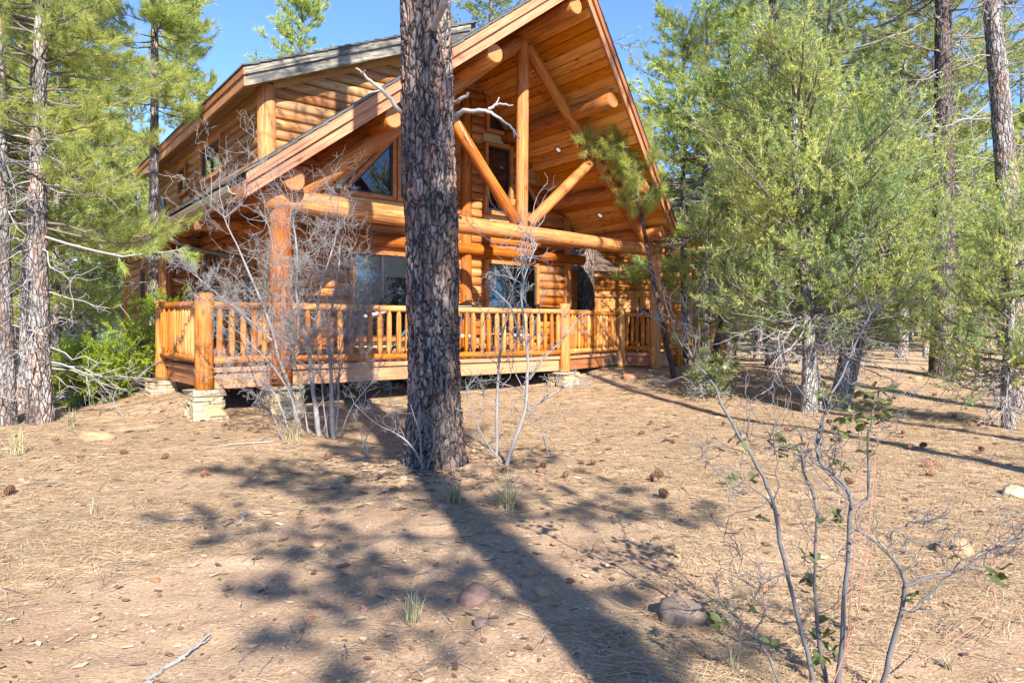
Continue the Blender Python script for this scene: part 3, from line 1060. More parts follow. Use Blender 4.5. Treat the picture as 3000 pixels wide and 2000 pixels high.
solid('roof', gar, [(-.4, -.7, 4.3), (6.6, -.7, 4.3), (6.6, 3.5, 6.6), (-.4, 3.5, 6.6), (-.4, -.7, 4.5), (6.6, -.7, 4.5), (6.6, 3.5, 6.8), (-.4, 3.5, 6.8)], HEX, M['shingle'])
# entry door with its small roof at the right corner of the cabin
ent = empty('entry_porch', (1.55, 20.2, gz(1.6, 20)), math.radians(20))
tag(ent, 'small shingled entry roof and framed door right of the gable wall', 'entry')
solid('wall', ent, *box_vf(-1.2, 1.0, 0, .2, -.2, 3.1), M['trim'])
dr = solid('door_frame', ent, *box_vf(-.75, .3, -.07, 0.0, 0, 2.5), M['trim'])
solid('pane', dr, [(-.6, -.075, .9), (.14, -.075, .9), (.14, -.075, 2.3), (-.6, -.075, 2.3)], [(0, 1, 2, 3)], M['glass'])
solid('interior', dr, [(-.6, -.072, .9), (.14, -.072, .9), (.14, -.072, 2.3), (-.6, -.072, 2.3)], [(0, 1, 2, 3)], M['dark'])
solid('roof', ent, [(-1.3, -.9, 2.85), (1.3, -.9, 2.85), (1.3, .3, 3.5), (-1.3, .3, 3.5), (-1.3, -.9, 2.93), (1.3, -.9, 2.93), (1.3, .3, 3.58), (-1.3, .3, 3.58)], HEX, M['gutter'])
solid('gutter', ent, *box_vf(-1.3, 1.32, -1.02, -.9, 2.80, 2.92), M['gutter'])

# ================================================================ deck, railings, piers
deck = empty('porch_deck', C0, YAW)
tag(deck, 'raised wooden porch deck with brown rim boards wrapping the cabin front', 'deck')
DT = .82                                              # deck surface
PF = [(0, 0), (7.46, 0), (10.05, .7), (10.60, 0), (11.6, 0.02)]          # line of the front edge
def beam_at(name, a, b2, z0, z1, th, mat, par, off=0.0):
    a, b2 = Vector((*a, 0)), Vector((*b2, 0))
    d = (b2 - a).normalized(); nrm = Vector((d.y, -d.x, 0))
    M0, L = frame_x(a + Vector((0, 0, z0)), b2 + Vector((0, 0, z0)))
    V, F = bev_box_vf(L - .004, th, z1 - z0, .006)
    # local Y of frame_x points to the left of the run (inwards)
    V = [(x + L / 2, y + off, z + (z1 - z0) / 2) for x, y, z in V]
    return solid(name, par, V, F, mat, M0)
for i in range(len(PF) - 1):
    beam_at('rim_board', PF[i], PF[i + 1], .49, .735, .045, M['rim'], deck, .10)
    beam_at('edge_board', PF[i], PF[i + 1], .742, DT, .14, M['rim'], deck, .10)
beam_at('rim_board', (0, 2.95), (0, 0), .49, .735, .045, M['rim'], deck, .10)
beam_at('edge_board', (0, 2.95), (0, 0), .742, DT, .14, M['rim'], deck, .10)
beam_at('rim_board', (1.0, 7.0), (1.0, 2.95), .49, .735, .045, M['rim'], deck, .06)
beam_at('rim_board', (1.0, 2.95), (0, 2.95), .49, .735, .045, M['rim'], deck, .06)
bw_, nb = .142, 16
for i in range(nb):
    v0 = .185 + i * bw_
    def front(u):
        for (ua, va), (ub, vb) in zip(PF[:-1], PF[1:]):
            if ua <= u <= ub: return va + (vb - va) * (u - ua) / (ub - ua)
        return 0
    us = [u for u in np.linspace(.18, 11.5, 240) if front(u) + .18 < v0]
    runs, st, pv = [], us[0], us[0]
    for u in us[1:]:
        if u - pv > .1: runs.append((st, pv)); st = u
        pv = u
    runs.append((st, pv))
    for a, b2 in runs:
        x = a
        while x < b2 - .05:
            L = min(random.choice((3.6, 4.2, 4.8)), b2 - x)
            V, F = bev_box_vf(L - .005, bw_ - .007, .034, .005)
            solid('board', deck, V, F, M['board'], Matrix.Translation((x + L / 2, v0 + bw_ / 2, DT - .012)))
            x += L
for i in range(10):                                    # boards of the side porch
    V, F = bev_box_vf(4.3, bw_ - .007, .034, .005)
    u0 = .19 + i * bw_
    if u0 > 1.55: break
    L = .5 if u0 < .95 else 4.5
    V, F = bev_box_vf(L, bw_ - .007, .034, .005)
    solid('board', deck, V, F, M['board'], Matrix.Translation((u0 + bw_ / 2, 2.47 + L / 2, DT - .012)) @ Matrix.Rotation(math.pi / 2, 4, 'Z'))
for v in (.6, 1.5, 2.3):
    solid('joist', deck, *box_vf(.2, 10.2, v, v + .045, .52, .76), M['found'])
for u in np.arange(.7, 10, 1.2):
    pass


def deck_post(u, v, z0, z1, r, lab):
    return log('railing_post', deck, (u, v, z0), (u, v, z1), r, r * .98, RL, 16, wob=.012)
deck_post(0, 0, .50, 1.95, .134, '')
deck_post(0, 2.86, .50, 1.93, .105, '')
deck_post(7.46, 0, .46, 1.97, .125, '')
deck_post(10.05, .66, .44, 1.94, .12, '')
deck_post(11.55, .02, .44, 1.90, .11, '')

# turned baluster shared by all railings
def lathe(profile, k=10):
    V, F = [], []
    for z, r in profile: V += [(r * math.cos(2 * math.pi * i / k), r * math.sin(2 * math.pi * i / k), z) for i in range(k)]
    for a in range(len(profile) - 1):
        F += [(a * k + i, a * k + (i + 1) % k, (a + 1) * k + (i + 1) % k, (a + 1) * k + i) for i in range(k)]
    return V, F
bal_me = []
for j in range(4):
    s = 1 + (.12 * j - .18) * .6
    Vb, Fb = lathe([(.0, .022), (.05, .024), (.09, .045 * s), (.14, .050 * s), (.4, .052 * s), (.62, .049 * s), (.70, .046 * s), (.745, .03), (.80, .022)])
    Vb = [(z, x, y) for x, y, z in Vb]                # along X so that the grain runs lengthwise
    bal_me.append(mesh_py('baluster', Vb, Fb, M['rail'], None, True))
def railing(a, b2, ztop, zbot, label, n):
    A, B = Vector((*a, 0)), Vector((*b2, 0))
    mid = empty('log_railing', Vector((0, 0, 0)))
    mid.matrix_world = Matrix.Translation(C0) @ Matrix.Rotation(YAW, 4, 'Z')
    tag(mid, label, 'railing', 'peeled log railings of the deck')
    log('top_rail', mid, A + Vector((0, 0, ztop[0])), B + Vector((0, 0, ztop[1])), .058, .055, RL, 12, wob=.03)
    log('bottom_rail', mid, A + Vector((0, 0, zbot[0])), B + Vector((0, 0, zbot[1])), .058, .054, RL, 12, wob=.03)
    for i in range(n):
        t = (i + .5) / n
        p = A.lerp(B, t); zb = zbot[0] + (zbot[1] - zbot[0]) * t; zt = ztop[0] + (ztop[1] - ztop[0]) * t
        o = bpy.data.objects.new('baluster', random.choice(bal_me)); COL.objects.link(o); o.parent = mid
        s = (zt - zb - .03) / .80
        R = Matrix.Rotation(-math.pi / 2, 4, 'Y') @ Matrix.Rotation(random.uniform(0, 6.28), 4, 'X')
        o.matrix_local = Matrix.Translation((p.x + random.uniform(-.012, .012), p.y, zb + .015)) @ Matrix.Rotation(random.uniform(-.015, .015), 4, 'Y') @ R @ Matrix.Diagonal((s, 1, 1, 1))
    return mid
railing((.13, 0), (1.0, 0), (1.775, 1.775), (.93, .93), 'short railing between the bare corner post and the tall porch post', 5)
railing((1.33, 0), (7.35, 0), (1.775, 1.79), (.925, .90), 'longest front railing running behind the big pine trunk', 32)
railing((0, 2.76), (0, .13), (1.82, 1.785), (.95, .935), 'side railing left of the corner post, seen end on', 14)
railing((7.56, .03), (9.95, .64), (1.79, 1.78), (.90, .93), 'shaded railing angled back at the right of the deck', 17)
railing((10.08, .56), (10.52, .09), (1.78, 1.75), (.93, .95), 'short sunlit railing beside the thin crooked pine', 5)
railing((10.74, .0), (11.45, .02), (1.75, 1.75), (.95, .95), 'last short railing at the far right end of the deck', 5)

# dry laid ledge stone piers
st_me = []
for j in range(7):
    g = np.random.default_rng(50 + j)
    V, F = bev_box_vf(1, 1, 1, .06)
    V = np.array(V); V = V + (vnoise(V[:, 0] * 2.3 + j * 7, V[:, 1] * 2.3, V[:, 2] * 2.3, j)[:, None] - .5) * .22 * np.array([1, 1, .6])
    st_me.append(mesh_py('stone', V, F, M['ledge']))
def pier(u, v, top, sx, label):
    w = C0 + Matrix.Rotation(YAW, 3, 'Z') @ Vector((u, v, 0))
    z0 = gz(w.x, w.y) - .05
    p = empty('stone_pier', (w.x, w.y, z0), YAW)
    tag(p, label, 'pier', 'ledge stone piers under the deck')
    H = top - z0
    z = 0
    while z < H - .02:
        h = min(random.choice((.04, .05, .055, .065, .09)), H - z)
        if H - z - h < .025: h = H - z
        fl = 1 + .12 * (1 - z / H)
        last = z + h > H - .03
        if last:
            rows = [(-sx * .56, sx * .56, -sx * .56, sx * .56)]
        else:
            rows = []
            for side in range(4):
                x = -sx / 2 * fl
                while x < sx / 2 * fl - .04:
                    L = min(random.uniform(.12, .32), sx / 2 * fl - x)
                    a0, a1, b0, b1 = x, x + L, -sx / 2 * fl, -sx / 2 * fl + .13
                    if side == 0: rows.append((a0, a1, b0, b1))
                    elif side == 1: rows.append((a0, a1, -b1, -b0))
                    elif side == 2: rows.append((b0 + .002, b1, a0 + .1, a1 - .0))
                    else: rows.append((-b1, -b0 - .002, a0 + .1, a1))
                    x += L
        for x0, x1, y0, y1 in rows:
            if x1 - x0 < .03 or y1 - y0 < .03: continue
            jx, jy = random.uniform(-.018, .018), random.uniform(-.018, .018)
            Mx = Matrix.Translation(((x0 + x1) / 2 + jx, (y0 + y1) / 2 + jy, z + h / 2)) @ Matrix.Rotation(random.uniform(-.05, .05), 4, 'Z') @ Matrix.Rotation(random.uniform(-.02, .02), 4, 'X') @ Matrix.Diagonal((x1 - x0 + .01, y1 - y0 + .01, h * .97, 1))
            o = bpy.data.objects.new('stone', random.choice(st_me)); COL.objects.link(o); o.parent = p; o.matrix_local = Mx
        z += h
    solid('core', p, *box_vf(-sx / 2 + .06, sx / 2 - .06, -sx / 2 + .06, sx / 2 - .06, 0, H - .05), M['found'])
random.seed(4)
pier(.04, .05, .50, .44, 'stacked pale stone pier under the bare corner post')
pier(1.2, .05, .50, .50, 'stacked stone pier under the tall porch post behind the bare shrub')
pier(0, 2.9, .50, .42, 'leftmost stacked stone pier next to the green juniper shrub')
pier(7.5, .06, .46, .46, 'low stacked stone pier at the bend of the deck')
pier(10.6, .02, .42, .48, 'low pale stone footing at the far right of the deck')

# ================================================================ things on the deck
def L2W(u, v, w=0): return C0 + Matrix.Rotation(YAW, 3, 'Z') @ Vector((u, v, 0)) + Vector((0, 0, w))
def bar(name, par, pts, r, mat, k=8):
    P = np.array([[tuple(p) for p in pts]], float)
    V, Q = tubes(P, np.full((1, P.shape[1]), r), k)
    return solid(name, par, V, Q, mat, None, True)
hs = empty('hammock_stand', L2W(2.35, 1.15, DT), YAW)
tag(hs, 'teal steel hammock stand on the deck behind the railing', 'hammock stand')
bar('base_bar', hs, [(-1.25, 0, .05), (-.6, 0, .05), (.6, 0, .05), (1.25, 0, .05)], .035, M['teal'])
for s in (-1, 1):
    bar('foot', hs, [(s * 1.1, -.5, .035), (s * 1.1, .5, .035)], .03, M['teal'])
    bar('arm', hs, [(s * 1.2, 0, .05), (s * 1.4, 0, .12), (s * 2.1, 0, .95), (s * 2.2, 0, 1.14)], .032, M['teal'])
hm = empty('hammock', L2W(2.35, 1.15, DT), YAW)
tag(hm, 'pale grey fabric hammock hanging behind the railing', 'hammock')
xs = np.linspace(-1.35, 1.35, 24); ys = np.linspace(-1, 1, 12)
V = []
for x in xs:
    wd = .42 * (1 - (abs(x) / 1.45) ** 3); zc = .62 + .30 * (x / 1.35) ** 2
    for y in ys: V.append((x, y * wd, zc + .14 * y * y * (1 - (abs(x) / 1.6) ** 2) + .012 * math.sin(y * 17 + x * 2)))
F = [(i * 12 + j, i * 12 + j + 1, (i + 1) * 12 + j + 1, (i + 1) * 12 + j) for i in range(23) for j in range(11)]
solid('fabric', hm, V, F, M['canvas'], None, True)
for s in (-1, 1):
    P = [[(s * 1.35, y * .09, .93), (s * 1.8, y * .04, 1.03), (s * 2.18, 0, 1.1)] for y in np.linspace(-1, 1, 7)]
    Vt, Qt = tubes(np.array(P), np.full((7, 3), .008), 4)
    solid('cord', hm, Vt, Qt, M['canvas'])

def folding_chair(u, v, rz, label, seatmat):
    c = empty('patio_chair', L2W(u, v, DT), YAW + rz)
    tag(c, label, 'chair', 'patio chairs on the deck')
    for s in (-1, 1):
        bar('front_leg', c, [(s * .25, -.28, 0), (s * .25, .02, .42), (s * .25, .22, 1.08)], .014, M['steel'], 6)
        bar('rear_leg', c, [(s * .23, .30, 0), (s * .23, -.22, .43)], .014, M['steel'], 6)
        bar('armrest', c, [(s * .29, -.24, .62), (s * .29, .12, .64)], .02, M['steel'], 6)
    for i in range(6):
        beam('back_slat', c, (-.20 + i * .08, .05, .5), (-.20 + i * .08, .21, 1.06), .03, .012, M['steel'], up=(0, 1, 0), b=.003)
    bar('top_bar', c, [(-.25, .22, 1.08), (.25, .22, 1.08)], .015, M['steel'], 6)
    V, F = bev_box_vf(.48, .48, .07, .025)
    solid('seat', c, V, F, seatmat, Matrix.Translation((0, -.03, .44)))
folding_chair(5.5, 1.25, 2.6, 'blue grey slatted patio chair just right of the big pine trunk', M['cushion'])
folding_chair(7.3, 1.35, -2.4, 'steel patio chair behind the railing near the deck bend', M['cushion'])
tb = empty('patio_table', L2W(6.4, 1.45, DT), YAW)
tag(tb, 'low brown wooden patio table between the two chairs', 'table')
for i in range(6):
    V, F = bev_box_vf(.9, .115, .03, .006)
    solid('slat', tb, V, F, M['trim'], Matrix.Translation((0, -.31 + i * .124, .48)))
for sx in (-1, 1):
    for sy in (-1, 1):
        V, F = bev_box_vf(.06, .06, .46, .006)
        solid('leg', tb, V, F, M['trim'], Matrix.Translation((sx * .38, sy * .28, .23)))
    V, F = bev_box_vf(.03, .6, .06, .005)
    solid('apron', tb, V, F, M['trim'], Matrix.Translation((sx * .38, 0, .42)))
ad = empty('adirondack_chair', L2W(11.0, 1.0, DT), YAW + 2.7)
tag(ad, 'dark brown slatted chair with rounded back at the far right of the deck', 'chair')
for i in range(7):
    x = -.27 + i * .09
    beam('back_slat', ad, (x, .18, .28), (x * 1.25, .55, 1.12 - .9 * x * x), .075, .02, M['brownpaint'], up=(0, 1, 0), b=.004)
for i in range(6):
    V, F = bev_box_vf(.52, .08, .02, .004)
    solid('seat_slat', ad, V, F, M['brownpaint'], Matrix.Translation((0, -.32 + i * .092, .38 - i * .018)))
for s in (-1, 1):
    V, F = bev_box_vf(.09, .05, .56, .005); solid('front_leg', ad, V, F, M['brownpaint'], Matrix.Translation((s * .31, -.3, .28)))
    V, F = bev_box_vf(.13, .72, .025, .005); solid('armrest', ad, V, F, M['brownpaint'], Matrix.Translation((s * .33, -.05, .57)))
    beam('side_rail', ad, (s * .27, -.36, .36), (s * .27, .62, .06), .03, .1, M['brownpaint'])

# ================================================================ trees
def unit(a): return a / (np.linalg.norm(a, axis=-1, keepdims=True) + 1e-9)


def bark_trunk(path, rad, nth, nz, cells, vcell, depth, seed, flare=0.0, fine_to=None):
    """trunk surface with raised bark plates; path (k,3), rad (k)"""
    path = np.asarray(path, float); rad = np.asarray(rad, float)
    s = np.concatenate([[0], np.cumsum(np.linalg.norm(np.diff(path, axis=0), axis=1))])
    t = np.linspace(0, s[-1], nz)
    if fine_to: t = np.concatenate([np.linspace(0, fine_to, nz), np.linspace(fine_to, s[-1], 40)[1:]]); nz = len(t)
    C = np.stack([np.interp(t, s, path[:, i]) for i in range(3)], -1)
    R = np.interp(t, s, rad)
    if flare: R = R * (1 + flare * np.exp(-t / .25))
    th = np.arange(nth) * 2 * np.pi / nth
    TH, Z = np.meshgrid(th, t)
    # plates: worley cells, elongated along the trunk, wrapping round
    wx = TH / (2 * np.pi) * cells + (fbm(np.cos(TH) * 2 + 9, Z * 4 + np.sin(TH) * 2, 0, 3, seed) - .5) * 2.6
    wz = Z / vcell + (fbm(np.cos(TH) * 3 + 9, Z * 3 + np.sin(TH) * 3, 5, 3, seed + 3) - .5) * 2.2
    ix, iz = np.floor(wx).astype(np.int64), np.floor(wz).astype(np.int64)
    f1 = np.full(TH.shape, 9.0); f2 = np.full(TH.shape, 9.0); hv = np.zeros(TH.shape)
    for dx in (-1, 0, 1):
        for dz in (-1, 0, 1):
            cx, cz = ix + dx, iz + dz
            cm = np.mod(cx, cells)
            jx = cx + hash3(cm, cz, 1 + 0 * cx, seed); jz = cz + hash3(cm, cz, 2 + 0 * cx, seed)
            d = np.hypot(wx - jx, wz - jz)
            near = d < f1
            f2 = np.where(near, f1, np.minimum(f2, d)); hv = np.where(near, hash3(cm, cz, 3 + 0 * cx, seed), hv); f1 = np.where(near, d, f1)
    plate = np.clip((f2 - f1) / .22, 0, 1)
    hgt = plate * (.55 + .45 * hv) * depth + (fbm(TH * 8, Z * 14, 2, 3, seed + 8) - .5) * depth * .5
    RR = R[:, None] + hgt - depth * .5
    RR = RR * (1 + .05 * np.sin(2 * TH + seed) + .03 * np.sin(3 * TH + Z))
    V = np.stack([C[:, None, 0] + RR * np.cos(TH), C[:, None, 1] + RR * np.sin(TH), np.broadcast_to(C[:, None, 2], TH.shape)], -1).reshape(-1, 3)
    i = (np.arange(nz - 1) * nth)[:, None]; j = np.arange(nth)[None]; j2 = (j + 1) % nth
    Q = np.stack([i + j, i + j2, i + nth + j2, i + nth + j], -1).reshape(-1, 4)
    return V, Q


def needle_tufts(acc, tip, axis, n, length, width, spread, g, tint=None, back=.10):
    """long needles radiating from shoot ends"""
    N = len(tip)
    ax = unit(axis)
    rnd = unit(g.normal(size=(N, n, 3)))
    k = g.uniform(.25, 1, (N, n, 1)) * spread
    d = unit(ax[:, None] * (1 - .35 * k) + rnd * k)
    base = tip[:, None] - ax[:, None] * (g.uniform(0, back, (N, n, 1)))
    L = length * g.uniform(.7, 1.1, (N, n, 1)) * g.uniform(.85, 1.15, (N, 1, 1))
    side = unit(np.cross(d, unit(g.normal(size=(N, n, 3))))) * width * .5
    end = base + d * L; end[..., 2] -= L[..., 0] * .12
    V = np.stack([base + side, base - side, end], 2).reshape(-1, 3)
    F = np.arange(N * n * 3).reshape(-1, 3)
    t = g.uniform(.1, .9, (N, 1, 1)) if tint is None else tint.reshape(N, 1, 1)
    T = np.clip(t + g.uniform(-.15, .15, (N, n, 1)), 0, 1)
    T = np.repeat(T, 3, 2).reshape(-1)
    acc.add(V, F, T)


def curve_from(base, d0, L, g, k=6, sag=0.0, lift=0.0, wig=.06):
    """N branch centre lines: base (N,3), unit dir d0 (N,3), length L (N)"""
    N = len(base)
    t = np.linspace(0, 1, k)
    P = base[:, None] + d0[:, None] * (L[:, None] * t)[..., None]
    w = np.cumsum(g.normal(size=(N, k, 3)) * wig, axis=1) * (L[:, None, None] / k)
    w[:, 0] = 0
    P = P + w
    P[..., 2] += L[:, None] * (-sag * np.sin(t * np.pi * .6) + lift * t ** 2.2)
    return P


def at_t(P, t):
    """points and tangents on polylines P (N,k,3) at t (N,m)"""
    k = P.shape[1]
    x = np.clip(t, 0, .999) * (k - 1)
    i = np.floor(x).astype(int); f = (x - i)[..., None]
    n = np.arange(len(P))[:, None]
    a, b = P[n, i], P[n, np.minimum(i + 1, k - 1)]
    return a + (b - a) * f, unit(b - a)


def pine(H, r, crown0, crad, nb, seed, sub=7, tper=3, n_need=34, nl=.17, nw=.006, lean=(0, 0), dead=20, dead_len=.9,
         shape=1.0, top=1.0, nth=28, nzf=18, az_bias=None, spread=1.0, wig=.03, dead0=.12, dead1=None):
    """returns trunk(V,Q), limbs Acc, dead Acc, needles Acc - all about the tree's base"""
    g = np.random.default_rng(seed)
    kz = np.linspace(0, 1, 9)
    path = np.stack([lean[0] * kz ** 1.3 + wig * np.sin(kz * 5 + seed), lean[1] * kz ** 1.3 + wig * np.cos(kz * 4 + seed), kz * H - .15], -1)
    rad = r * (1 - .88 * kz ** 1.1) + .008
    V, Q = bark_trunk(path, rad, nth, int(H * nzf), max(7, int(r * 70)), .17, min(.028, r * .16), seed, .22)
    s = np.linspace(0, 1, 9)
    def axis_at(h):
        t = np.clip((h + .15) / H, 0, 1)
        return np.stack([np.interp(t, kz, path[:, 0]), np.interp(t, kz, path[:, 1]), h], -1), np.interp(t, kz, rad)
    limbs, dl, nd = Acc(), Acc(), Acc()
    # live branches
    u = np.sort(g.uniform(0, 1, nb) ** .85)
    h = crown0 + (H * .985 - crown0) * u
    prof = (np.sin(np.pi * np.clip(.16 + .84 * (1 - u), 0, 1) ** shape * .62) ** .8)
    prof = prof / prof.max()
    L = crad * prof * g.uniform(.6, 1.12, nb) + .18
    az = g.uniform(0, 2 * np.pi, nb)
    if az_bias is not None:
        m = g.uniform(size=nb) < az_bias[1]
        az = np.where(m, az_bias[0] + g.normal(size=nb) * .7, az)
    el = np.radians(-8 + 48 * u ** 1.2 + g.normal(size=nb) * 9)
    d = np.stack([np.cos(az) * np.cos(el), np.sin(az) * np.cos(el), np.sin(el)], -1)
    c, rr = axis_at(h)
    B = curve_from(c, d, L, g, 7, .10, .16, .10)
    rb = np.clip(.007 + .0085 * L, 0, rr * .6)[:, None] * np.linspace(1, .25, 7)[None]
    limbs.add(*tubes(B, rb, 5))
    t = np.linspace(.28, .97, sub)[None] + g.uniform(-.06, .06, (nb, sub))
    p, tg = at_t(B, t)
    sgn = np.where(np.arange(sub) % 2, 1, -1)[None, :, None]
    sidev = unit(np.cross(tg, np.array([0, 0, 1.0]))) * sgn
    sd = unit(tg * g.uniform(.5, 1, (nb, sub, 1)) + sidev * g.uniform(.4, 1.0, (nb, sub, 1)) + np.array([0, 0, 1]) * g.uniform(-.1, .45, (nb, sub, 1)))
    SL = (L[:, None] * .34 * (1.15 - .6 * t) * g.uniform(.6, 1.2, t.shape) + .10).reshape(-1)
    S = curve_from(p.reshape(-1, 3), sd.reshape(-1, 3), SL, g, 4, .0, .22, .12)
    limbs.add(*tubes(S, np.broadcast_to(np.linspace(.008, .0035, 4), (len(S), 4)), 3))
    tt = np.linspace(.42, 1, tper)[None] + g.uniform(-.05, .05, (len(S), tper))
    tp, ta = at_t(S, tt)
    tp = tp.reshape(-1, 3); ta = ta.reshape(-1, 3)
    ta = unit(ta + g.normal(size=ta.shape) * .35 + np.array([0, 0, .25]))
    tp = tp + g.normal(size=tp.shape) * .03
    tp2, ta2 = at_t(B, np.ones((nb, 1)))
    tp = np.concatenate([tp, tp2[:, 0]]); ta = np.concatenate([ta, ta2[:, 0]])
    br = np.repeat(g.uniform(0.2, .8, nb), sub * tper)
    tint = np.concatenate([np.clip(br + g.normal(size=len(br)) * .15, 0, 1), g.uniform(.3, 1, nb)])
    needle_tufts(nd, tp, ta, n_need, nl, nw, spread, g, tint)
    # dead lower limbs
    if dead:
        hd = g.uniform(dead0 * H if dead1 is None else dead0, crown0 + (H - crown0) * .25 if dead1 is None else dead1, dead)
        a2 = g.uniform(0, 2 * np.pi, dead); e2 = np.radians(g.normal(size=dead) * 14 - 4)
        dd = np.stack([np.cos(a2) * np.cos(e2), np.sin(a2) * np.cos(e2), np.sin(e2)], -1)
        cc, _ = axis_at(hd)
        Ld = dead_len * g.uniform(.25, 1.1, dead)
        D = curve_from(cc, dd, Ld + .1, g, 7, .12, .05, .22)
        dl.add(*tubes(D, (.006 + .008 * Ld)[:, None] * np.linspace(1, .28, 7)[None], 5))
        m = 6
        t2 = g.uniform(.3, 1, (dead, m)); p2, g2 = at_t(D, t2)
        s2 = unit(g2 * .6 + unit(g.normal(size=g2.shape)) * .9)
        E2 = curve_from(p2.reshape(-1, 3), s2.reshape(-1, 3), (Ld[:, None] * g.uniform(.15, .5, (dead, m)) + .05).reshape(-1), g, 5, .1, -.1, .3)
        dl.add(*tubes(E2, np.broadcast_to(np.linspace(.005, .0025, 5), (len(E2), 5)), 4))
        t3 = g.uniform(.3, 1, (len(E2), 1)); p3, g3 = at_t(E2, t3)
        s3 = unit(g3 * .5 + unit(g.normal(size=g3.shape)))
        E3 = curve_from(p3.reshape(-1, 3), s3.reshape(-1, 3), g.uniform(.05, .2, len(E2)), g, 4, .1, -.1, .3)
        dl.add(*tubes(E3, np.broadcast_to(np.linspace(.0035, .002, 4), (len(E3), 4)), 3))
    return (V, Q), limbs, dl, nd


def place_pine(name, label, loc, data, bark, leaf, group=None, rz=0.0, cat='tree'):
    t = empty(name, loc, rz)
    tag(t, label, cat, group)
    (V, Q), limbs, dl, nd = data
    link('trunk', mesh_np('trunk', V, Q, bark, None, True), t)
    if limbs.V: link('limbs', limbs.mesh('limbs', M['limb'], True), t)['kind'] = 'stuff'
    if dl.V: link('dead_limbs', dl.mesh('dead_limbs', M['dead'], True), t)['kind'] = 'stuff'
    if nd.V:
        o = link('crown', nd.mesh('crown', leaf), t); o['kind'] = 'stuff'
    return t


def copy_thing(src, loc, rz, s, label=None, group=None):
    r = src.copy(); COL.objects.link(r)
    r.location = loc; r.rotation_euler = (0, 0, rz); r.scale = (s, s, s)
    if label: r['label'] = label
    if group: r['group'] = group
    for ch in src.children:
        c = ch.copy(); COL.objects.link(c); c.parent = r; c.matrix_local = ch.matrix_local.copy()
    return r


def on_ground(x, y, dz=0.0): return (x, y, gz(x, y) + dz)


# --- the big pine in the middle
BX, BY = -.80, 6.75
bt = empty('ponderosa_pine', on_ground(BX, BY))
tag(bt, 'big old pine trunk with black and pinkish bark in front of the cabin', 'tree')
pth, rd = [], []
for (xl, xr, y) in ((1190, 1356, 1400), (1196, 1350, 1330), (1197, 1344, 1200), (1196, 1340, 1000), (1194, 1338, 800), (1188, 1334, 600), (1184, 1328, 400), (1180, 1322, 200), (1178, 1316, 0)):
    a = at((xl + xr) / 2, y, BY)
    pth.append((a.x - BX, 0, a.z - gz(BX, BY))); rd.append((xr - xl) / 2 / FPX * BY)
pth[0] = (pth[0][0], 0, -.15)
top = pth[-1]
for k in range(1, 8):
    pth.append((top[0] - .03 * k, .03 * k, top[2] + 1.55 * k)); rd.append(rd[8] * (1 - .125 * k) + .01)
V, Q = bark_trunk(pth, rd, 170, 460, 27, .15, .045, 3, .5, 5.2)
link('trunk', mesh_np('trunk', V, Q, M['bark1'], None, True), bt)
g0 = np.random.default_rng(11)
# dead stubs seen against the house
def traced(pts, d, r0, r1, par, org, name, mat, k=6, sub=0):
    W = [at(x, y, d + dz) - Vector(org) for x, y, dz in pts]
    P = np.array([W], float)
    # smooth a little
    tt = np.linspace(0, 1, len(W)); tn = np.linspace(0, 1, len(W) * 3)
    P = np.stack([np.interp(tn, tt, P[0][:, i]) for i in range(3)], -1)[None]
    P[:, 1:-1] = (P[:, :-2] + 2 * P[:, 1:-1] + P[:, 2:]) / 4
    P = P + np.random.default_rng(len(pts)).normal(size=P.shape) * r1 * .6
    Vt, Qt = tubes(P, np.linspace(r0, r1, P.shape[1])[None], k)
    return solid(name, par, Vt, Qt, mat, None, True)
bo = tuple(bt.location)
for pts, r0, r1 in (
    ([(1205, 362, .1), (1165, 318, -.1), (1121, 263, -.2), (1080, 235, -.3), (1060, 214, -.35), (1041, 200, -.4)], .026, .008),
    ([(1121, 263, -.2), (1098, 268, -.25), (1072, 275, -.25)], .010, .005),
    ([(1060, 214, -.35), (1072, 206, -.4)], .007, .004),
    ([(1318, 372, .1), (1332, 345, -.05), (1352, 327, -.15), (1390, 324, -.25), (1424, 325, -.3), (1450, 338, -.3), (1480, 357, -.35), (1505, 380, -.4), (1525, 410, -.4)], .030, .007),
    ([(1432, 322, -.3), (1455, 305, -.3), (1478, 306, -.35), (1503, 309, -.35)], .016, .006),
    ([(1455, 305, -.3), (1463, 285, -.3)], .009, .005),
    ([(1505, 380, -.4), (1507, 403, -.4)], .007, .004),
    ([(1340, 350, -.05), (1355, 380, -.15), (1372, 410, -.2), (1386, 432, -.2)], .008, .004),
    ([(1312, 310, .05), (1345, 292, -.12), (1372, 276, -.2)], .022, .014),
    ([(1308, 240, .02), (1328, 226, -.12)], .03, .02),
    ([(1272, 92, -.24), (1280, 50, -.42), (1305, 5, -.6), (1322, -40, -.7)], .036, .024),
    ([(1268, 172, -.26), (1280, 130, -.40), (1305, 105, -.45), (1324, 94, -.5)], .018, .010),
    ([(1330, 640, .05), (1338, 632, -.05), (1350, 640, -.1)], .02, .012)):
    traced(pts, BY, r0, r1, bt, bo, 'dead_branch', M['dead'])
(_, _), lb, _, nd = pine(14.6, .24, 9.2, 1.9, 26, 5, sub=6, tper=3, n_need=22, nl=.18, nw=.008, dead=0)
link('limbs', lb.mesh('limbs', M['limb'], True), bt)['kind'] = 'stuff'
o = link('crown', nd.mesh('crown', M['needle']), bt); o['kind'] = 'stuff'

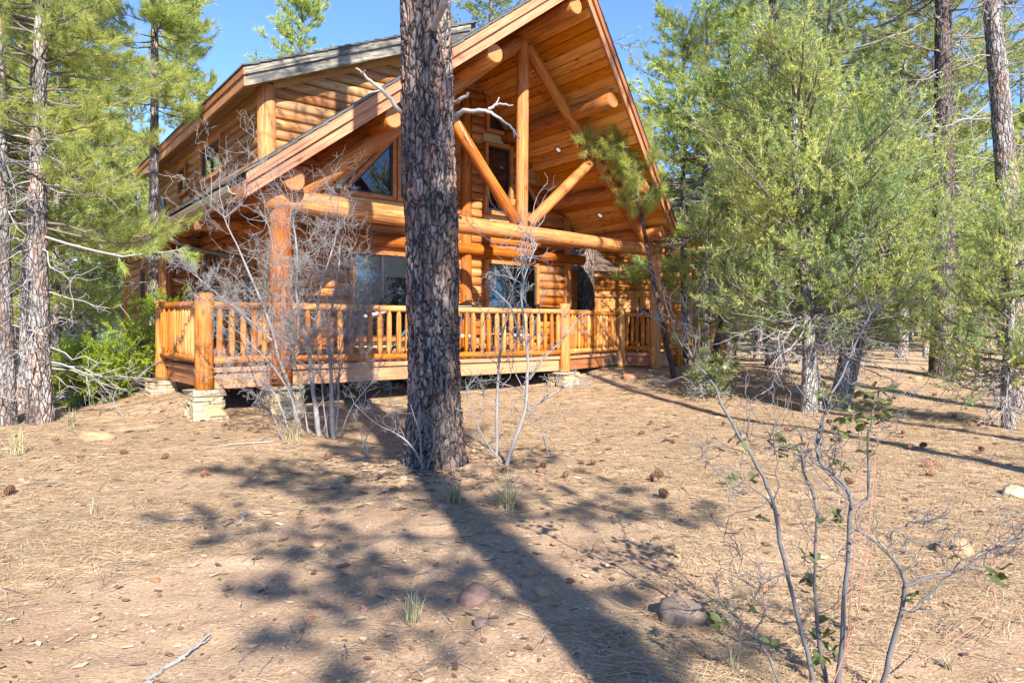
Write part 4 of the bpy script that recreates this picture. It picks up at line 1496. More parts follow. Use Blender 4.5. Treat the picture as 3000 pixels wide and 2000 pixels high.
# --- near pines on the left
p = ground_at(113, 1237)
place_pine('pine_tree', 'thick grey and orange barked pine nearest on the left edge', p,
           pine(9.5, .158, 2.9, 1.6, 118, 21, sub=8, tper=4, n_need=40, nl=.20, nw=.0066, dead=44, dead_len=1.2, lean=(.1, 0), nth=48, nzf=26, dead0=.5, dead1=4.2, az_bias=(2.6, .2)),
           M['bark2'], M['needle'])
p = ground_at(28, 1243)
place_pine('pine_tree', 'slim pine at the far left edge with broken dead twigs', p,
           pine(9, .115, 3.6, 1.6, 56, 22, sub=7, tper=3, n_need=34, nl=.18, nw=.0055, dead=28, dead_len=1.0, lean=(-.35, .1), nth=40, nzf=22, dead0=.3, dead1=4.5), M['bark2'], M['needle'])
x, y = -8.45, 11.6
place_pine('pine_tree', 'thin grey pine standing just behind the two left edge pines', on_ground(x, y),
           pine(10, .10, 3.2, 1.5, 56, 23, sub=7, tper=3, n_need=28, nl=.17, nw=.007, dead=18, lean=(.15, 0), nth=28, nzf=14), M['bark2'], M['needle'])
x, y = (447 - 1500) / FPX * 13.6, 13.6
place_pine('pine_tree', 'tall pine rising in front of the left eave of the cabin', on_ground(x, y),
           pine(12.6, .105, 5.3, 1.02, 110, 24, sub=8, tper=4, n_need=32, nl=.18, nw=.008, dead=12, dead_len=.7, lean=(.05, 0), nth=40, nzf=30, wig=.015, dead0=1.5, dead1=4.5), M['bark2'], M['needle'])
# a low live branch of the left pine, reaching across to the deck
lp = bpy.data.objects['pine_tree']
lo_ = tuple(lp.location)
gb = np.random.default_rng(19)
W = np.array([[tuple(at(x, y, lo_[1] + z) - Vector(lo_)) for x, y, z in ((120, 690, 0), (200, 715, -.3), (280, 735, -.6), (360, 752, -.8), (430, 742, -.9), (490, 738, -.9), (540, 728, -.9))]])
la, na = Acc(), Acc()
la.add(*tubes(W, np.linspace(.022, .006, 7)[None], 6))
q, qt = at_t(W, np.linspace(.4, 1, 9)[None]); q = q[0]; qt = qt[0]
S = curve_from(q, unit(qt + gb.normal(size=q.shape) * .7 + np.array([0, 0, -.05])), gb.uniform(.15, .35, 9), gb, 5, .05, .1, .12)
la.add(*tubes(S, np.broadcast_to(np.linspace(.006, .003, 5), (9, 5)), 4))
q2, t2 = at_t(S, np.array([[.6, 1.0]] * 9))
needle_tufts(na, np.concatenate([q2.reshape(-1, 3), W[0, -1:]]), np.concatenate([t2.reshape(-1, 3), qt[-1:]]), 60, .17, .0055, 1.0, gb)
link('low_branch', la.mesh('low_branch', M['dead'], True), lp)
o = link('low_foliage', na.mesh('low_foliage', M['needle']), lp); o['kind'] = 'stuff'
# --- crooked young pine at the right end of the deck
cp = ground_at(1975, 1108)
dC = cp.y
ct = empty('crooked_pine', cp)
tag(ct, 'thin crooked young pine leaning over the right end of the deck', 'tree')
pts = [(1975, 1112), (1968, 1070), (1955, 1020), (1944, 960), (1930, 890), (1912, 820), (1903, 760), (1890, 690), (1880, 640), (1872, 600), (1866, 560), (1862, 520), (1866, 470), (1858, 420)]
P = np.array([[tuple(at(x, y, dC - .02 * i) - cp) for i, (x, y) in enumerate(pts)]])
Vt, Qt = bark_trunk(P[0], np.linspace(.062, .022, len(pts)), 20, 110, 7, .12, .012, 9)
link('trunk', mesh_np('trunk', Vt, Qt, M['barkdark'], None, True), ct)
gq = np.random.default_rng(77)
tl, tb_, nda = [], Acc(), Acc()
ends = [(1700, 420, -.5), (1735, 400, -.3), (1770, 365, 0), (1800, 395, -.5), (1830, 350, .2), (1870, 340, 0), (1905, 380, .3), (1800, 470, -.3), (1840, 480, -.5), (1905, 450, -.3), (1925, 500, .2), (1775, 440, -.4), (1850, 560, -.3), (1900, 600, -.2), (1935, 560, .1), (1830, 580, .1)]
st = np.array([tuple(at(1864, min(580, max(430, y + 60)), dC) - cp) for x, y, z in ends])
en = np.array([tuple(at(x, y, dC + z) - cp) for x, y, z in ends])
B = st[:, None] + (en - st)[:, None] * np.linspace(0, 1, 6)[None, :, None]
B[..., 2] -= .10 * np.sin(np.linspace(0, np.pi, 6))[None]
B[:, 1:-1] += gq.normal(size=B[:, 1:-1].shape) * .03
tb_.add(*tubes(B, np.broadcast_to(np.linspace(.016, .006, 6), (len(B), 6)), 5))
t = np.linspace(.3, 1, 15)[None] + gq.uniform(-.05, .05, (len(B), 15)); q, qt = at_t(B, t)
qd = unit(qt + gq.normal(size=q.shape) * .8 + np.array([0, 0, .2]))
q = q.reshape(-1, 3); qd = qd.reshape(-1, 3)
S = curve_from(q, qd, gq.uniform(.12, .42, len(q)), gq, 4, 0, .2, .1)
tb_.add(*tubes(S, np.broadcast_to(np.linspace(.006, .003, 4), (len(S), 4)), 4))
q2, t2 = at_t(S, np.array([[.55, 1.0]] * len(S)))
needle_tufts(nda, q2.reshape(-1, 3), t2.reshape(-1, 3), 46, .20, .0085, 1.0, gq)
# hanging dead twigs
D = curve_from(np.array([tuple(at(1890 + 6 * i, 690 + 18 * (i % 7), dC) - cp) for i in range(16)]), unit(gq.normal(size=(16, 3)) * np.array([1, .6, .35])), gq.uniform(.2, .6, 16), gq, 6, .25, -.25, .2)
tb_.add(*tubes(D, np.broadcast_to(np.linspace(.007, .0025, 6), (16, 6)), 4))
link('limbs', tb_.mesh('limbs', M['limb'], True), ct)['kind'] = 'stuff'
o = link('crown', nda.mesh('crown', M['needle']), ct); o['kind'] = 'stuff'
# --- trunk standing behind the deck, by the entry door
x, y = (1715 - 1500) / FPX * 19.4, 19.4
place_pine('pine_tree', 'scorched pine trunk standing behind the deck railing by the entry', on_ground(x, y),
           pine(15, .27, 9, 2.0, 30, 25, sub=6, tper=3, n_need=20, nl=.18, nw=.012, dead=0, nth=40, nzf=12), M['bark1'], M['needledark'])

# --- right hand pines
place_pine('pine_tree', 'grey barked leaning pine at the right edge of the picture', ground_at(2992, 1208),
           pine(15, .20, 8.2, 2.2, 40, 31, sub=6, tper=3, n_need=22, nl=.18, nw=.009, lean=(-1.15, .3), dead=26, dead_len=1.3, nth=44, nzf=16, dead0=2, dead1=8), M['bark2'], M['needledark'])
x, y = (2762 - 1500) / FPX * 15.5, 15.5
place_pine('pine_tree', 'dark stout pine with drooping twigs behind the right juniper', on_ground(x, y),
           pine(17, .27, 6.9, 2.6, 46, 32, sub=6, tper=2, n_need=18, nl=.16, nw=.009, dead=36, dead_len=2.0, nth=36, nzf=12, dead0=4.5, dead1=9), M['barkdark'], M['needledark'])
x, y = (2003 - 1500) / FPX * 18.5, 18.5
place_pine('pine_tree', 'slender dark stemmed pine right of the cabin gable', on_ground(x, y),
           pine(9.6, .09, 3.4, 1.75, 62, 33, sub=7, tper=3, n_need=30, nl=.18, nw=.009, dead=14, nth=30, nzf=20, wig=.02), M['barkdark'], M['needle'])
x, y = (2268 - 1500) / FPX * 17.5, 17.5
place_pine('pine_tree', 'tall pine with dark trunk rising out of the big juniper', on_ground(x, y),
           pine(15, .21, 6.0, 2.2, 60, 34, sub=7, tper=3, n_need=24, nl=.18, nw=.010, dead=20, nth=28, nzf=10), M['barkdark'], M['needledark'])
x, y = (2135 - 1500) / FPX * 20.5, 20.5
place_pine('pine_tree', 'yellow green pine crown right of the slender dark stem', on_ground(x, y),
           pine(10.5, .13, 3.0, 1.9, 60, 35, sub=7, tper=3, n_need=24, nl=.18, nw=.011, dead=14, nth=30, nzf=16), M['bark2'], M['needle'])
# --- pines outside the picture whose shadows fall into it
place_pine('pine_tree', 'pine behind the viewer whose shadow stripes the dirt', on_ground(2.30, -2.55),
           pine(9.4, .125, 4.0, 1.75, 40, 41, sub=7, tper=3, n_need=36, nl=.21, nw=.014, dead=10, dead_len=1.0, nth=20, nzf=6, dead0=3.5, dead1=7), M['bark1'], M['needle'])
place_pine('pine_tree', 'pine beyond the right edge shading the middle of the cabin', on_ground(6.25, 3.6),
           pine(15, .13, 8.2, 1.7, 22, 42, sub=5, tper=2, n_need=18, nl=.18, nw=.012, dead=6, nth=20, nzf=6), M['bark1'], M['needle'])
place_pine('pine_tree', 'pine beyond the right edge shading the litter', on_ground(7.75, 5.2),
           pine(14, .12, 9.5, 1.3, 10, 43, sub=5, tper=2, n_need=18, nl=.18, nw=.012, dead=6, nth=20, nzf=6), M['bark1'], M['needle'])
place_pine('pine_tree', 'tall pine behind the viewer dappling the cabin gable', on_ground(4.75, -8.9),
           pine(24, .16, 15.0, 2.4, 36, 44, sub=5, tper=2, n_need=18, nl=.18, nw=.012, dead=0, nth=20, nzf=6), M['bark1'], M['needle'])


# ---------------------------------------------------------------- junipers
def sprays(acc, p, d, n, ln, w, g, tint, up=.15):
    """feathery juniper sprays: short blades set along little shoots"""
    N = len(p)
    d = unit(d)
    s = g.uniform(0, 1, (N, n, 1))
    base = p[:, None] + d[:, None] * s * ln[:, None, None]
    r = unit(g.normal(size=(N, n, 3)))
    bd = unit(d[:, None] * .75 + r * .85 + np.array([0, 0, up]))
    L = (ln[:, None, None] * .38) * (1.15 - .7 * s) * g.uniform(.7, 1.3, (N, n, 1))
    side = unit(np.cross(bd, unit(g.normal(size=(N, n, 3))))) * w * .5 * g.uniform(.7, 1.3, (N, n, 1))
    V = np.stack([base + side, base - side, base + bd * L], 2).reshape(-1, 3)
    T = np.clip(tint.reshape(N, 1, 1) + g.uniform(-.18, .18, (N, n, 1)), 0, 1)
    acc.add(V, np.arange(N * n * 3).reshape(-1, 3), np.repeat(T, 3, 2).reshape(-1))


def juniper(stems, H, crad, crown0, nb, seed, sub=8, per=4, nsp=26, ln=.17, w=.011, dead=60, dead_h=(.4, 1.8), dead_len=1.0, center=(0, 0), shape=.9, sides=22):
    g = np.random.default_rng(seed)
    tr, limbs, dl, lf = Acc(), Acc(), Acc(), Acc()
    kz = np.linspace(0, 1, 7)
    paths = []
    for (bx, by, tx, ty, hh, r) in stems:
        path = np.stack([bx + (tx - bx) * kz + .05 * np.sin(kz * 7 + bx * 9), by + (ty - by) * kz + .05 * np.cos(kz * 6), kz * hh - .12], -1)
        rad = r * (1 - .85 * kz) + .008
        V, Q = bark_trunk(path, rad, sides, int(hh * 16), max(6, int(r * 60)), .3, r * .14, seed, .25)
        tr.add(V, Q); paths.append((path, hh, rad))
    u = g.uniform(0, 1, nb)
    wh = g.integers(0, len(stems), nb)
    base = np.zeros((nb, 3))
    for i in range(nb):
        path, hh, rad = paths[wh[i]]
        h = crown0 * .7 + (hh * .98 - crown0 * .7) * u[i]
        t = h / hh
        base[i] = [np.interp(t, kz, path[:, 0]), np.interp(t, kz, path[:, 1]), h]
    tz = base[:, 2] / H
    prof = np.sin(np.pi * np.clip(1 - tz, .05, 1) ** shape) ** .6 * .8 + .25 * (1 - tz)
    L = crad * np.clip(prof, .18, 1.1) * g.uniform(.55, 1.15, nb)
    az = g.uniform(0, 2 * np.pi, nb); el = np.radians(8 + 40 * tz + g.normal(size=nb) * 14)
    d = np.stack([np.cos(az) * np.cos(el), np.sin(az) * np.cos(el), np.sin(el)], -1)
    d = unit(d + np.array([center[0], center[1], 0]) * .2)
    B = curve_from(base, d, L, g, 7, .12, .14, .14)
    limbs.add(*tubes(B, (.009 + .010 * L)[:, None] * np.linspace(1, .25, 7)[None], 5))
    t = np.linspace(.18, 1, sub)[None] + g.uniform(-.05, .05, (nb, sub))
    p, tg = at_t(B, t)
    sd = unit(tg * .6 + unit(g.normal(size=p.shape)) * .8 + np.array([0, 0, .25]))
    SL = (crad * .20 * g.uniform(.5, 1.4, t.shape) + .10).reshape(-1)
    S = curve_from(p.reshape(-1, 3), sd.reshape(-1, 3), SL, g, 4, 0, .2, .15)
    limbs.add(*tubes(S, np.broadcast_to(np.linspace(.006, .003, 4), (len(S), 4)), 3))
    tt = np.linspace(.25, 1, per)[None] + g.uniform(-.08, .08, (len(S), per))
    q, qt = at_t(S, tt)
    q = q.reshape(-1, 3); qd = unit(qt.reshape(-1, 3) + g.normal(size=q.shape) * .55 + np.array([0, 0, .3]))
    br = np.repeat(g.uniform(0, 1, nb), sub * per)
    sprays(lf, q, qd, nsp, ln * g.uniform(.7, 1.4, len(q)), w, g, np.clip(br + g.normal(size=len(q)) * .16, 0, 1))
    if dead:
        hd = g.uniform(dead_h[0], dead_h[1], dead); wd = g.integers(0, len(stems), dead)
        bb = np.array([[np.interp(hd[i] / paths[wd[i]][1], kz, paths[wd[i]][0][:, 0]), np.interp(hd[i] / paths[wd[i]][1], kz, paths[wd[i]][0][:, 1]), hd[i]] for i in range(dead)])
        a2 = g.uniform(0, 2 * np.pi, dead); e2 = np.radians(g.normal(size=dead) * 22 + 2)
        dd = np.stack([np.cos(a2) * np.cos(e2), np.sin(a2) * np.cos(e2), np.sin(e2)], -1)
        Ld = dead_len * g.uniform(.3, 1.2, dead)
        D = curve_from(bb, dd, Ld, g, 7, .05, -.03, .22)
        dl.add(*tubes(D, (.006 + .007 * Ld)[:, None] * np.linspace(1, .3, 7)[None], 5))
        p2, g2 = at_t(D, g.uniform(.2, 1, (dead, 7)))
        s2 = unit(g2 * .7 + unit(g.normal(size=g2.shape)) * .9)
        E2 = curve_from(p2.reshape(-1, 3), s2.reshape(-1, 3), (Ld[:, None] * g.uniform(.15, .5, (dead, 7)) + .05).reshape(-1), g, 5, .08, -.05, .25)
        dl.add(*tubes(E2, np.broadcast_to(np.linspace(.005, .0022, 5), (len(E2), 5)), 4))
        p3, g3 = at_t(E2, g.uniform(.2, 1, (len(E2), 2)))
        s3 = unit(g3 * .6 + unit(g.normal(size=g3.shape)))
        E3 = curve_from(p3.reshape(-1, 3), s3.reshape(-1, 3), g.uniform(.05, .2, len(E2) * 2), g, 4, .1, -.1, .3)
        dl.add(*tubes(E3, np.broadcast_to(np.linspace(.0035, .002, 4), (len(E3), 4)), 3))
    return tr, limbs, dl, lf


def place_juniper(label, loc, data, bark=None, leaf=None, name='juniper_tree', cat='tree', group=None):
    t = empty(name, loc); tag(t, label, cat, group)
    tr, limbs, dl, lf = data
    link('trunk', tr.mesh('trunk', bark or M['barkj'], True), t)
    link('limbs', limbs.mesh('limbs', M['limb'], True), t)['kind'] = 'stuff'
    if dl.V: link('dead_limbs', dl.mesh('dead_limbs', M['dead'], True), t)['kind'] = 'stuff'
    o = link('crown', lf.mesh('crown', leaf or M['juniper']), t); o['kind'] = 'stuff'
    return t


place_juniper('large feathery juniper with grey twin trunks right of the deck', ground_at(2374, 1208),
              juniper([(0, 0, -.25, .1, 6.4, .125), (.22, .25, .1, .5, 5.6, .075)], 6.9, 2.15, 1.9, 88, 51, sub=10, per=4, nsp=28, ln=.21, w=.016, dead=80, dead_h=(.9, 2.3), dead_len=1.25, center=(-.6, 0)))
place_juniper('leaning juniper with bent pale trunk at the right of the twin trunks', ground_at(2452, 1196),
              juniper([(0, 0, .75, .3, 4.9, .13), (.15, .1, 1.3, .2, 4.2, .07)], 5.2, 2.0, 1.6, 78, 52, sub=10, per=4, nsp=26, ln=.21, w=.016, dead=34, dead_h=(.7, 1.9), dead_len=1.2, center=(.9, 0)))
x, y = (2165 - 1500) / FPX * 15.6, 15.6
place_juniper('dark stemmed juniper brushing the right end of the cabin', on_ground(x, y),
              juniper([(-.7, 0, 0, 0, 4.4, .075)], 4.9, 1.35, 1.3, 60, 53, sub=9, per=5, nsp=26, ln=.16, w=.014, dead=20, dead_h=(.5, 1.6), dead_len=.9), M['barkdark'])
place_juniper('yellowish juniper at the right edge before the leaning pine', on_ground(6.9, 9.6),
              juniper([(.3, 0, .2, 0, 2.9, .07)], 3.2, 1.25, .8, 60, 54, sub=8, per=4, nsp=28, ln=.15, w=.011, dead=24, dead_h=(.3, 1.2), dead_len=.9))
place_juniper('middle distance juniper behind the leaning juniper', on_ground(9.0, 17.5),
              juniper([(0, 0, 0, 0, 4.6, .1)], 5, 1.7, 1.2, 60, 55, sub=7, per=4, nsp=22, ln=.18, w=.018, dead=30, dead_h=(.4, 1.6)))
place_juniper('bright green spreading juniper shrub by the left stone pier', on_ground(-8.1, 12.7),
              juniper([(0, 0, 1.5, .2, 1.5, .05), (0, 0, -.5, .2, .7, .05), (.1, 0, .8, -.3, 1.0, .05), (0, 0, .3, -.6, .7, .05)], 1.7, .95, .2, 120, 56, sub=8, per=4, nsp=24, ln=.15, w=.014, dead=40, dead_h=(.05, .7), dead_len=.8, shape=.6),
              M['barkdark'], M['juniperyel'], 'juniper_shrub', 'shrub')
place_juniper('low silvery juniper clump on the litter by the crooked pine', ground_at(2085, 1165),
              juniper([(0, 0, .2, 0, .5, .02), (0, 0, -.3, 0, .45, .02)], .6, .5, .06, 30, 57, sub=6, per=3, nsp=20, ln=.10, w=.010, dead=14, dead_h=(.03, .3), dead_len=.5, shape=.5), None, None, 'juniper_shrub', 'shrub')

# ---------------------------------------------------------------- forest behind
gf = np.random.default_rng(5)
protos = []
for j, (H, r, c0, cr, nb, lf) in enumerate(((15, .17, 4.0, 2.0, 62, 'needledark'), (13, .15, 2.6, 1.9, 60, 'needle'), (17, .2, 6.0, 2.2, 60, 'needledark'), (9, .10, 1.6, 1.7, 52, 'needle'))):
    spots = ((-15.5, 21.0), (-12.2, 24.5), (13.8, 23.5), (8.3, 26.0))
    lab = ('dense background pine on the left beyond the juniper shrub', 'paler background pine left of the cabin', 'tall dark background pine on the right', 'short bushy background pine on the right')[j]
    protos.append(place_pine('background_pine', lab, on_ground(*spots[j]), pine(H, r, c0, cr, int(nb * 1.3), 60 + j, sub=8, tper=4, n_need=18, nl=.20, nw=.020, dead=26, dead_len=1.2, nth=14, nzf=4), M['bark2'], M[lf], 'pines of the surrounding forest'))
def far_pine(x, y, k, s=None):
    kind = ('dense tall', 'pale green', 'high crowned', 'short bushy')[k]
    side = 'left of' if x / y < -.45 else ('behind' if x / y < .2 else 'right of')
    far = 'near' if y < 30 else ('more distant' if y < 60 else 'farthest')
    lab = f'{kind} pine among the {far} trees {side} the cabin'
    copy_thing(protos[k], on_ground(x, y), gf.uniform(0, 6.28), s or gf.uniform(.8, 1.25), lab, 'pines of the surrounding forest')
# crowns seen over the roof
far_pine((885 - 1500) / FPX * 34, 34, 1, 1.40)
far_pine((1440 - 1500) / FPX * 30, 30, 2, 1.12)
for i in range(34):
    y = gf.uniform(17, 62); px = gf.uniform(-500, 440)
    x = (px - 1500) / FPX * y
    if x > -9 and y < 26: continue
    far_pine(x, y, int(gf.integers(0, 4)))
for i in range(58):
    y = gf.uniform(21, 75) if i > 6 else gf.uniform(18, 26)
    px = gf.uniform(2010, 3350)
    x = (px - 1500) / FPX * y
    if x < 7.5 and y < 31 and x < 11.5 - .0 and y > 20 and x < 10.5: continue
    far_pine(x, y, int(gf.integers(0, 4)))
for i in range(76):
    y = gf.uniform(75, 120); px = gf.uniform(-500, 3400)
    far_pine((px - 1500) / FPX * y, y, (1, 3)[i % 2], gf.uniform(1.2, 1.9))
for i in range(44):
    y = gf.uniform(34, 70); px = gf.uniform(1950, 3400) if i < 30 else gf.uniform(-400, 430)
    far_pine((px - 1500) / FPX * y, y, 3, gf.uniform(.45, 1.0))
# a grey neighbouring house among the left trees
nh = empty('neighbour_house', on_ground(-25.5, 40), .3)
tag(nh, 'small grey house glimpsed between the trees at far left', 'house')
solid('wall', nh, *box_vf(-4, 4, 0, 6, 0, 2.6), M['steel'])
solid('roof', nh, [(-4.5, -.6, 2.5), (4.5, -.6, 2.5), (4.5, 6.6, 2.5), (-4.5, 6.6, 2.5), (-4.5, 3, 5), (4.5, 3, 5)], [(0, 1, 5, 4), (2, 3, 4, 5), (0, 4, 3), (1, 2, 5), (0, 3, 2, 1)], M['shingle'])
w_ = solid('window', nh, *box_vf(-1, .4, -.06, -.002, 1, 2), M['cushion'])
solid('pane', w_, *box_vf(-.9, .3, -.07, -.061, 1.1, 1.9), M['dark'])

# ================================================================ bare shrubs and the foreground oak
def bare_shrub(stems, seed, levels=4, ratio=.62, kids=(3, 5), r0=.018, ang=.65, tip=.0016, upb=.06, first=.26, th=.55):
    """list of meshes data per stem: recursive twiggy growth; stems: list of (pts (k,3), r0, r1)"""
    g = np.random.default_rng(seed)
    outs = []
    for pts, ra, rb in stems:
        acc = Acc()
        P = np.asarray(pts, float)
        s = np.linspace(0, 1, len(P)); tn = np.linspace(0, 1, max(12, len(P) * 3))
        P = np.stack([np.interp(tn, s, P[:, i]) for i in range(3)], -1)
        P[1:-1] = (P[:-2] + 2 * P[1:-1] + P[2:]) / 4
        P = P + np.cumsum(g.normal(size=P.shape) * .004, axis=0)
        cur = P[None]
        acc.add(*tubes(cur, (np.linspace(ra, rb, len(P)) * (1 + g.normal(size=len(P)) * .07))[None], 7))
        L = np.array([np.linalg.norm(np.diff(P, axis=0), axis=1).sum()])
        R = np.array([rb * 1.1]) ; Rb = np.array([ra])
        for lv in range(levels):
            m = int(g.integers(*kids)) if lv else int(L[0] * 7) + 3
            t = g.uniform(.25 if lv else .22, 1.0, (len(cur), m))
            t[:, 0] = 1.0
            p, tg = at_t(cur, t)
            a = unit(g.normal(size=p.shape) + np.array([0, 0, .1]))
            d = unit(tg * (1 - ang * .45) + a * ang + np.array([0, 0, upb]))
            nl = (L[:, None] * (ratio if lv else first) * g.uniform(.45, 1.1, t.shape)).reshape(-1)
            nl = np.clip(nl, .05, .75)
            k = 6 if lv < 2 else 4
            nxt = curve_from(p.reshape(-1, 3), d.reshape(-1, 3), nl, g, k, .0, .08, .30)
            rr0 = np.clip((.0030 + .010 * nl) * th, tip, .009)
            acc.add(*tubes(nxt, rr0[:, None] * np.linspace(1, .55, k)[None], 5 if lv < 1 else (4 if lv < 2 else 3)))
            cur, L = nxt, nl
        outs.append((acc, cur))
    return outs


def stem_px(pts, d, org): return [tuple(at(x, y, d + dz) - Vector(org)) for x, y, dz in pts]


def place_shrub(name, label, org, stems, seed, mat, **kw):
    t = empty(name, org); tag(t, label, 'shrub')
    tips = []
    for acc, cur in bare_shrub(stems, seed, **kw):
        link('stem', acc.mesh('stem', mat, True), t); tips.append(cur[:, -1])
    return t, np.concatenate(tips)


org = ground_at(925, 1278); d = org.y
place_shrub('bare_oak_shrub', 'leafless many stemmed grey shrub in front of the porch post', org, [
    (stem_px([(872, 1262, .1), (862, 1180, .1), (840, 1110, .05), (812, 1050, 0), (800, 1000, 0), (780, 930, -.1), (740, 830, -.1), (702, 745, -.1), (670, 680, -.1), (650, 635, -.1)], d, org), .026, .007),
    (stem_px([(935, 1278, 0), (928, 1200, 0), (915, 1120, 0), (908, 1040, 0), (895, 985, 0), (880, 930, 0), (868, 850, 0), (875, 770, .1), (868, 700, .1), (862, 640, .1)], d, org), .034, .008),
    (stem_px([(915, 1000, 0), (925, 960, 0), (935, 900, -.1), (945, 820, -.1), (965, 760, -.1), (985, 700, 0), (1000, 650, 0)], d, org), .020, .006),
    (stem_px([(975, 1285, -.1), (968, 1180, -.1), (965, 1080, -.1), (957, 1000, 0), (960, 950, 0), (970, 880, .1), (985, 800, .1), (990, 730, .1)], d, org), .030, .008),
    (stem_px([(985, 1260, .1), (990, 1180, .1), (994, 1100, .1), (995, 1020, .1), (1020, 960, .1), (1060, 900, .2)], d, org), .014, .005),
    (stem_px([(850, 1270, -.2), (830, 1200, -.2), (800, 1140, -.2), (740, 1110, -.3), (670, 1090, -.4)], d, org), .014, .004),
    (stem_px([(1000, 1270, -.1), (1030, 1190, -.2), (1080, 1130, -.2), (1110, 1085, -.2)], d, org), .012, .004),
    (stem_px([(885, 1270, -.1), (850, 1150, -.15), (790, 1060, -.2), (715, 985, -.2), (655, 930, -.2)], d, org), .012, .004),
    (stem_px([(905, 1275, .15), (885, 1170, .2), (862, 1060, .2), (850, 960, .2), (820, 860, .2)], d, org), .012, .004),
    (stem_px([(945, 1280, .15), (975, 1140, .2), (1010, 1040, .25), (1040, 960, .25), (1075, 860, .25)], d, org), .012, .004),
    (stem_px([(960, 1282, -.15), (945, 1160, -.2), (930, 1040, -.2), (925, 930, -.2)], d, org), .011, .004),
    (stem_px([(800, 1000, 0), (760, 960, -.1), (690, 900, -.2), (600, 830, -.3), (560, 790, -.3)], d, org), .016, .005),
], 91, M['twig'], levels=4, kids=(4, 5), ratio=.62, ang=.85, first=.28, th=.55)
org = ground_at(1480, 1362); d = org.y
place_shrub('bare_sapling', 'leafless pale sapling just right of the big pine trunk', org, [
    (stem_px([(1486, 1364, 0), (1520, 1270, 0), (1545, 1200, 0), (1548, 1130, 0), (1546, 1050, 0), (1538, 980, 0), (1530, 910, .1), (1522, 850, .1), (1545, 780, .1), (1572, 715, .1)], d, org), .024, .006),
    (stem_px([(1455, 1340, .3), (1455, 1240, .3), (1458, 1130, .3), (1470, 1000, .3), (1495, 900, .3), (1510, 830, .3)], d, org), .020, .006),
    (stem_px([(1550, 1110, 0), (1600, 1040, -.1), (1650, 990, -.1), (1690, 935, -.1)], d, org), .013, .004),
    (stem_px([(1545, 1200, 0), (1610, 1160, -.1), (1660, 1130, -.1), (1725, 1120, -.1)], d, org), .012, .004),
    (stem_px([(1470, 1350, 0), (1430, 1300, -.1), (1390, 1220, -.2), (1370, 1130, -.2)], d, org), .010, .004),
    (stem_px([(1525, 1000, 0), (1500, 900, 0), (1455, 860, 0), (1440, 845, 0)], d, org), .011, .004),
], 92, M['twig'], levels=3, kids=(3, 5), ratio=.55, first=.24, ang=.85, th=.75)
org = ground_at(1205, 1368); d = org.y - .25
place_shrub('bare_twig_shrub', 'small tangled leafless shrub at the foot of the big pine', (org.x, d, gz(org.x, d)), [
    (stem_px([(1240, 1372, 0), (1215, 1320, -.1), (1160, 1270, -.1), (1090, 1240, -.1), (1030, 1180, -.1)], d, (org.x, d, gz(org.x, d))), .012, .004),
    (stem_px([(1235, 1372, 0), (1230, 1300, -.15), (1215, 1230, -.2), (1200, 1180, -.2)], d, (org.x, d, gz(org.x, d))), .010, .004),
    (stem_px([(1250, 1372, 0), (1270, 1300, -.2), (1265, 1240, -.3)], d, (org.x, d, gz(org.x, d))), .008, .003),
], 93, M['twig'], levels=3, kids=(3, 4), ratio=.55)
for k, (px, py, hh) in enumerate(((1080, 1340, 130), (830, 1290, 100), (1610, 1340, 150), (2910, 1245, 90))):
    o_ = ground_at(px, py)
    place_shrub('bare_twig_shrub', ('sparse grey twigs on the litter left of the pine foot', 'thin dry twigs at the left foot of the leafless shrub', 'low branching twigs on the litter right of the sapling', 'little grey twig shrub near the right edge')[k], o_, [
        (stem_px([(px, py, 0), (px - 12, py - hh * .4, -.05), (px + 18, py - hh * .75, -.1), (px + 60, py - hh, -.1)], o_.y, o_), .008, .003),
        (stem_px([(px, py, 0), (px - 20, py - hh * .5, .05), (px - 40, py - hh * .9, .1)], o_.y, o_), .007, .003)], 94 + k, M['twig'], levels=2, kids=(3, 4), ratio=.5)

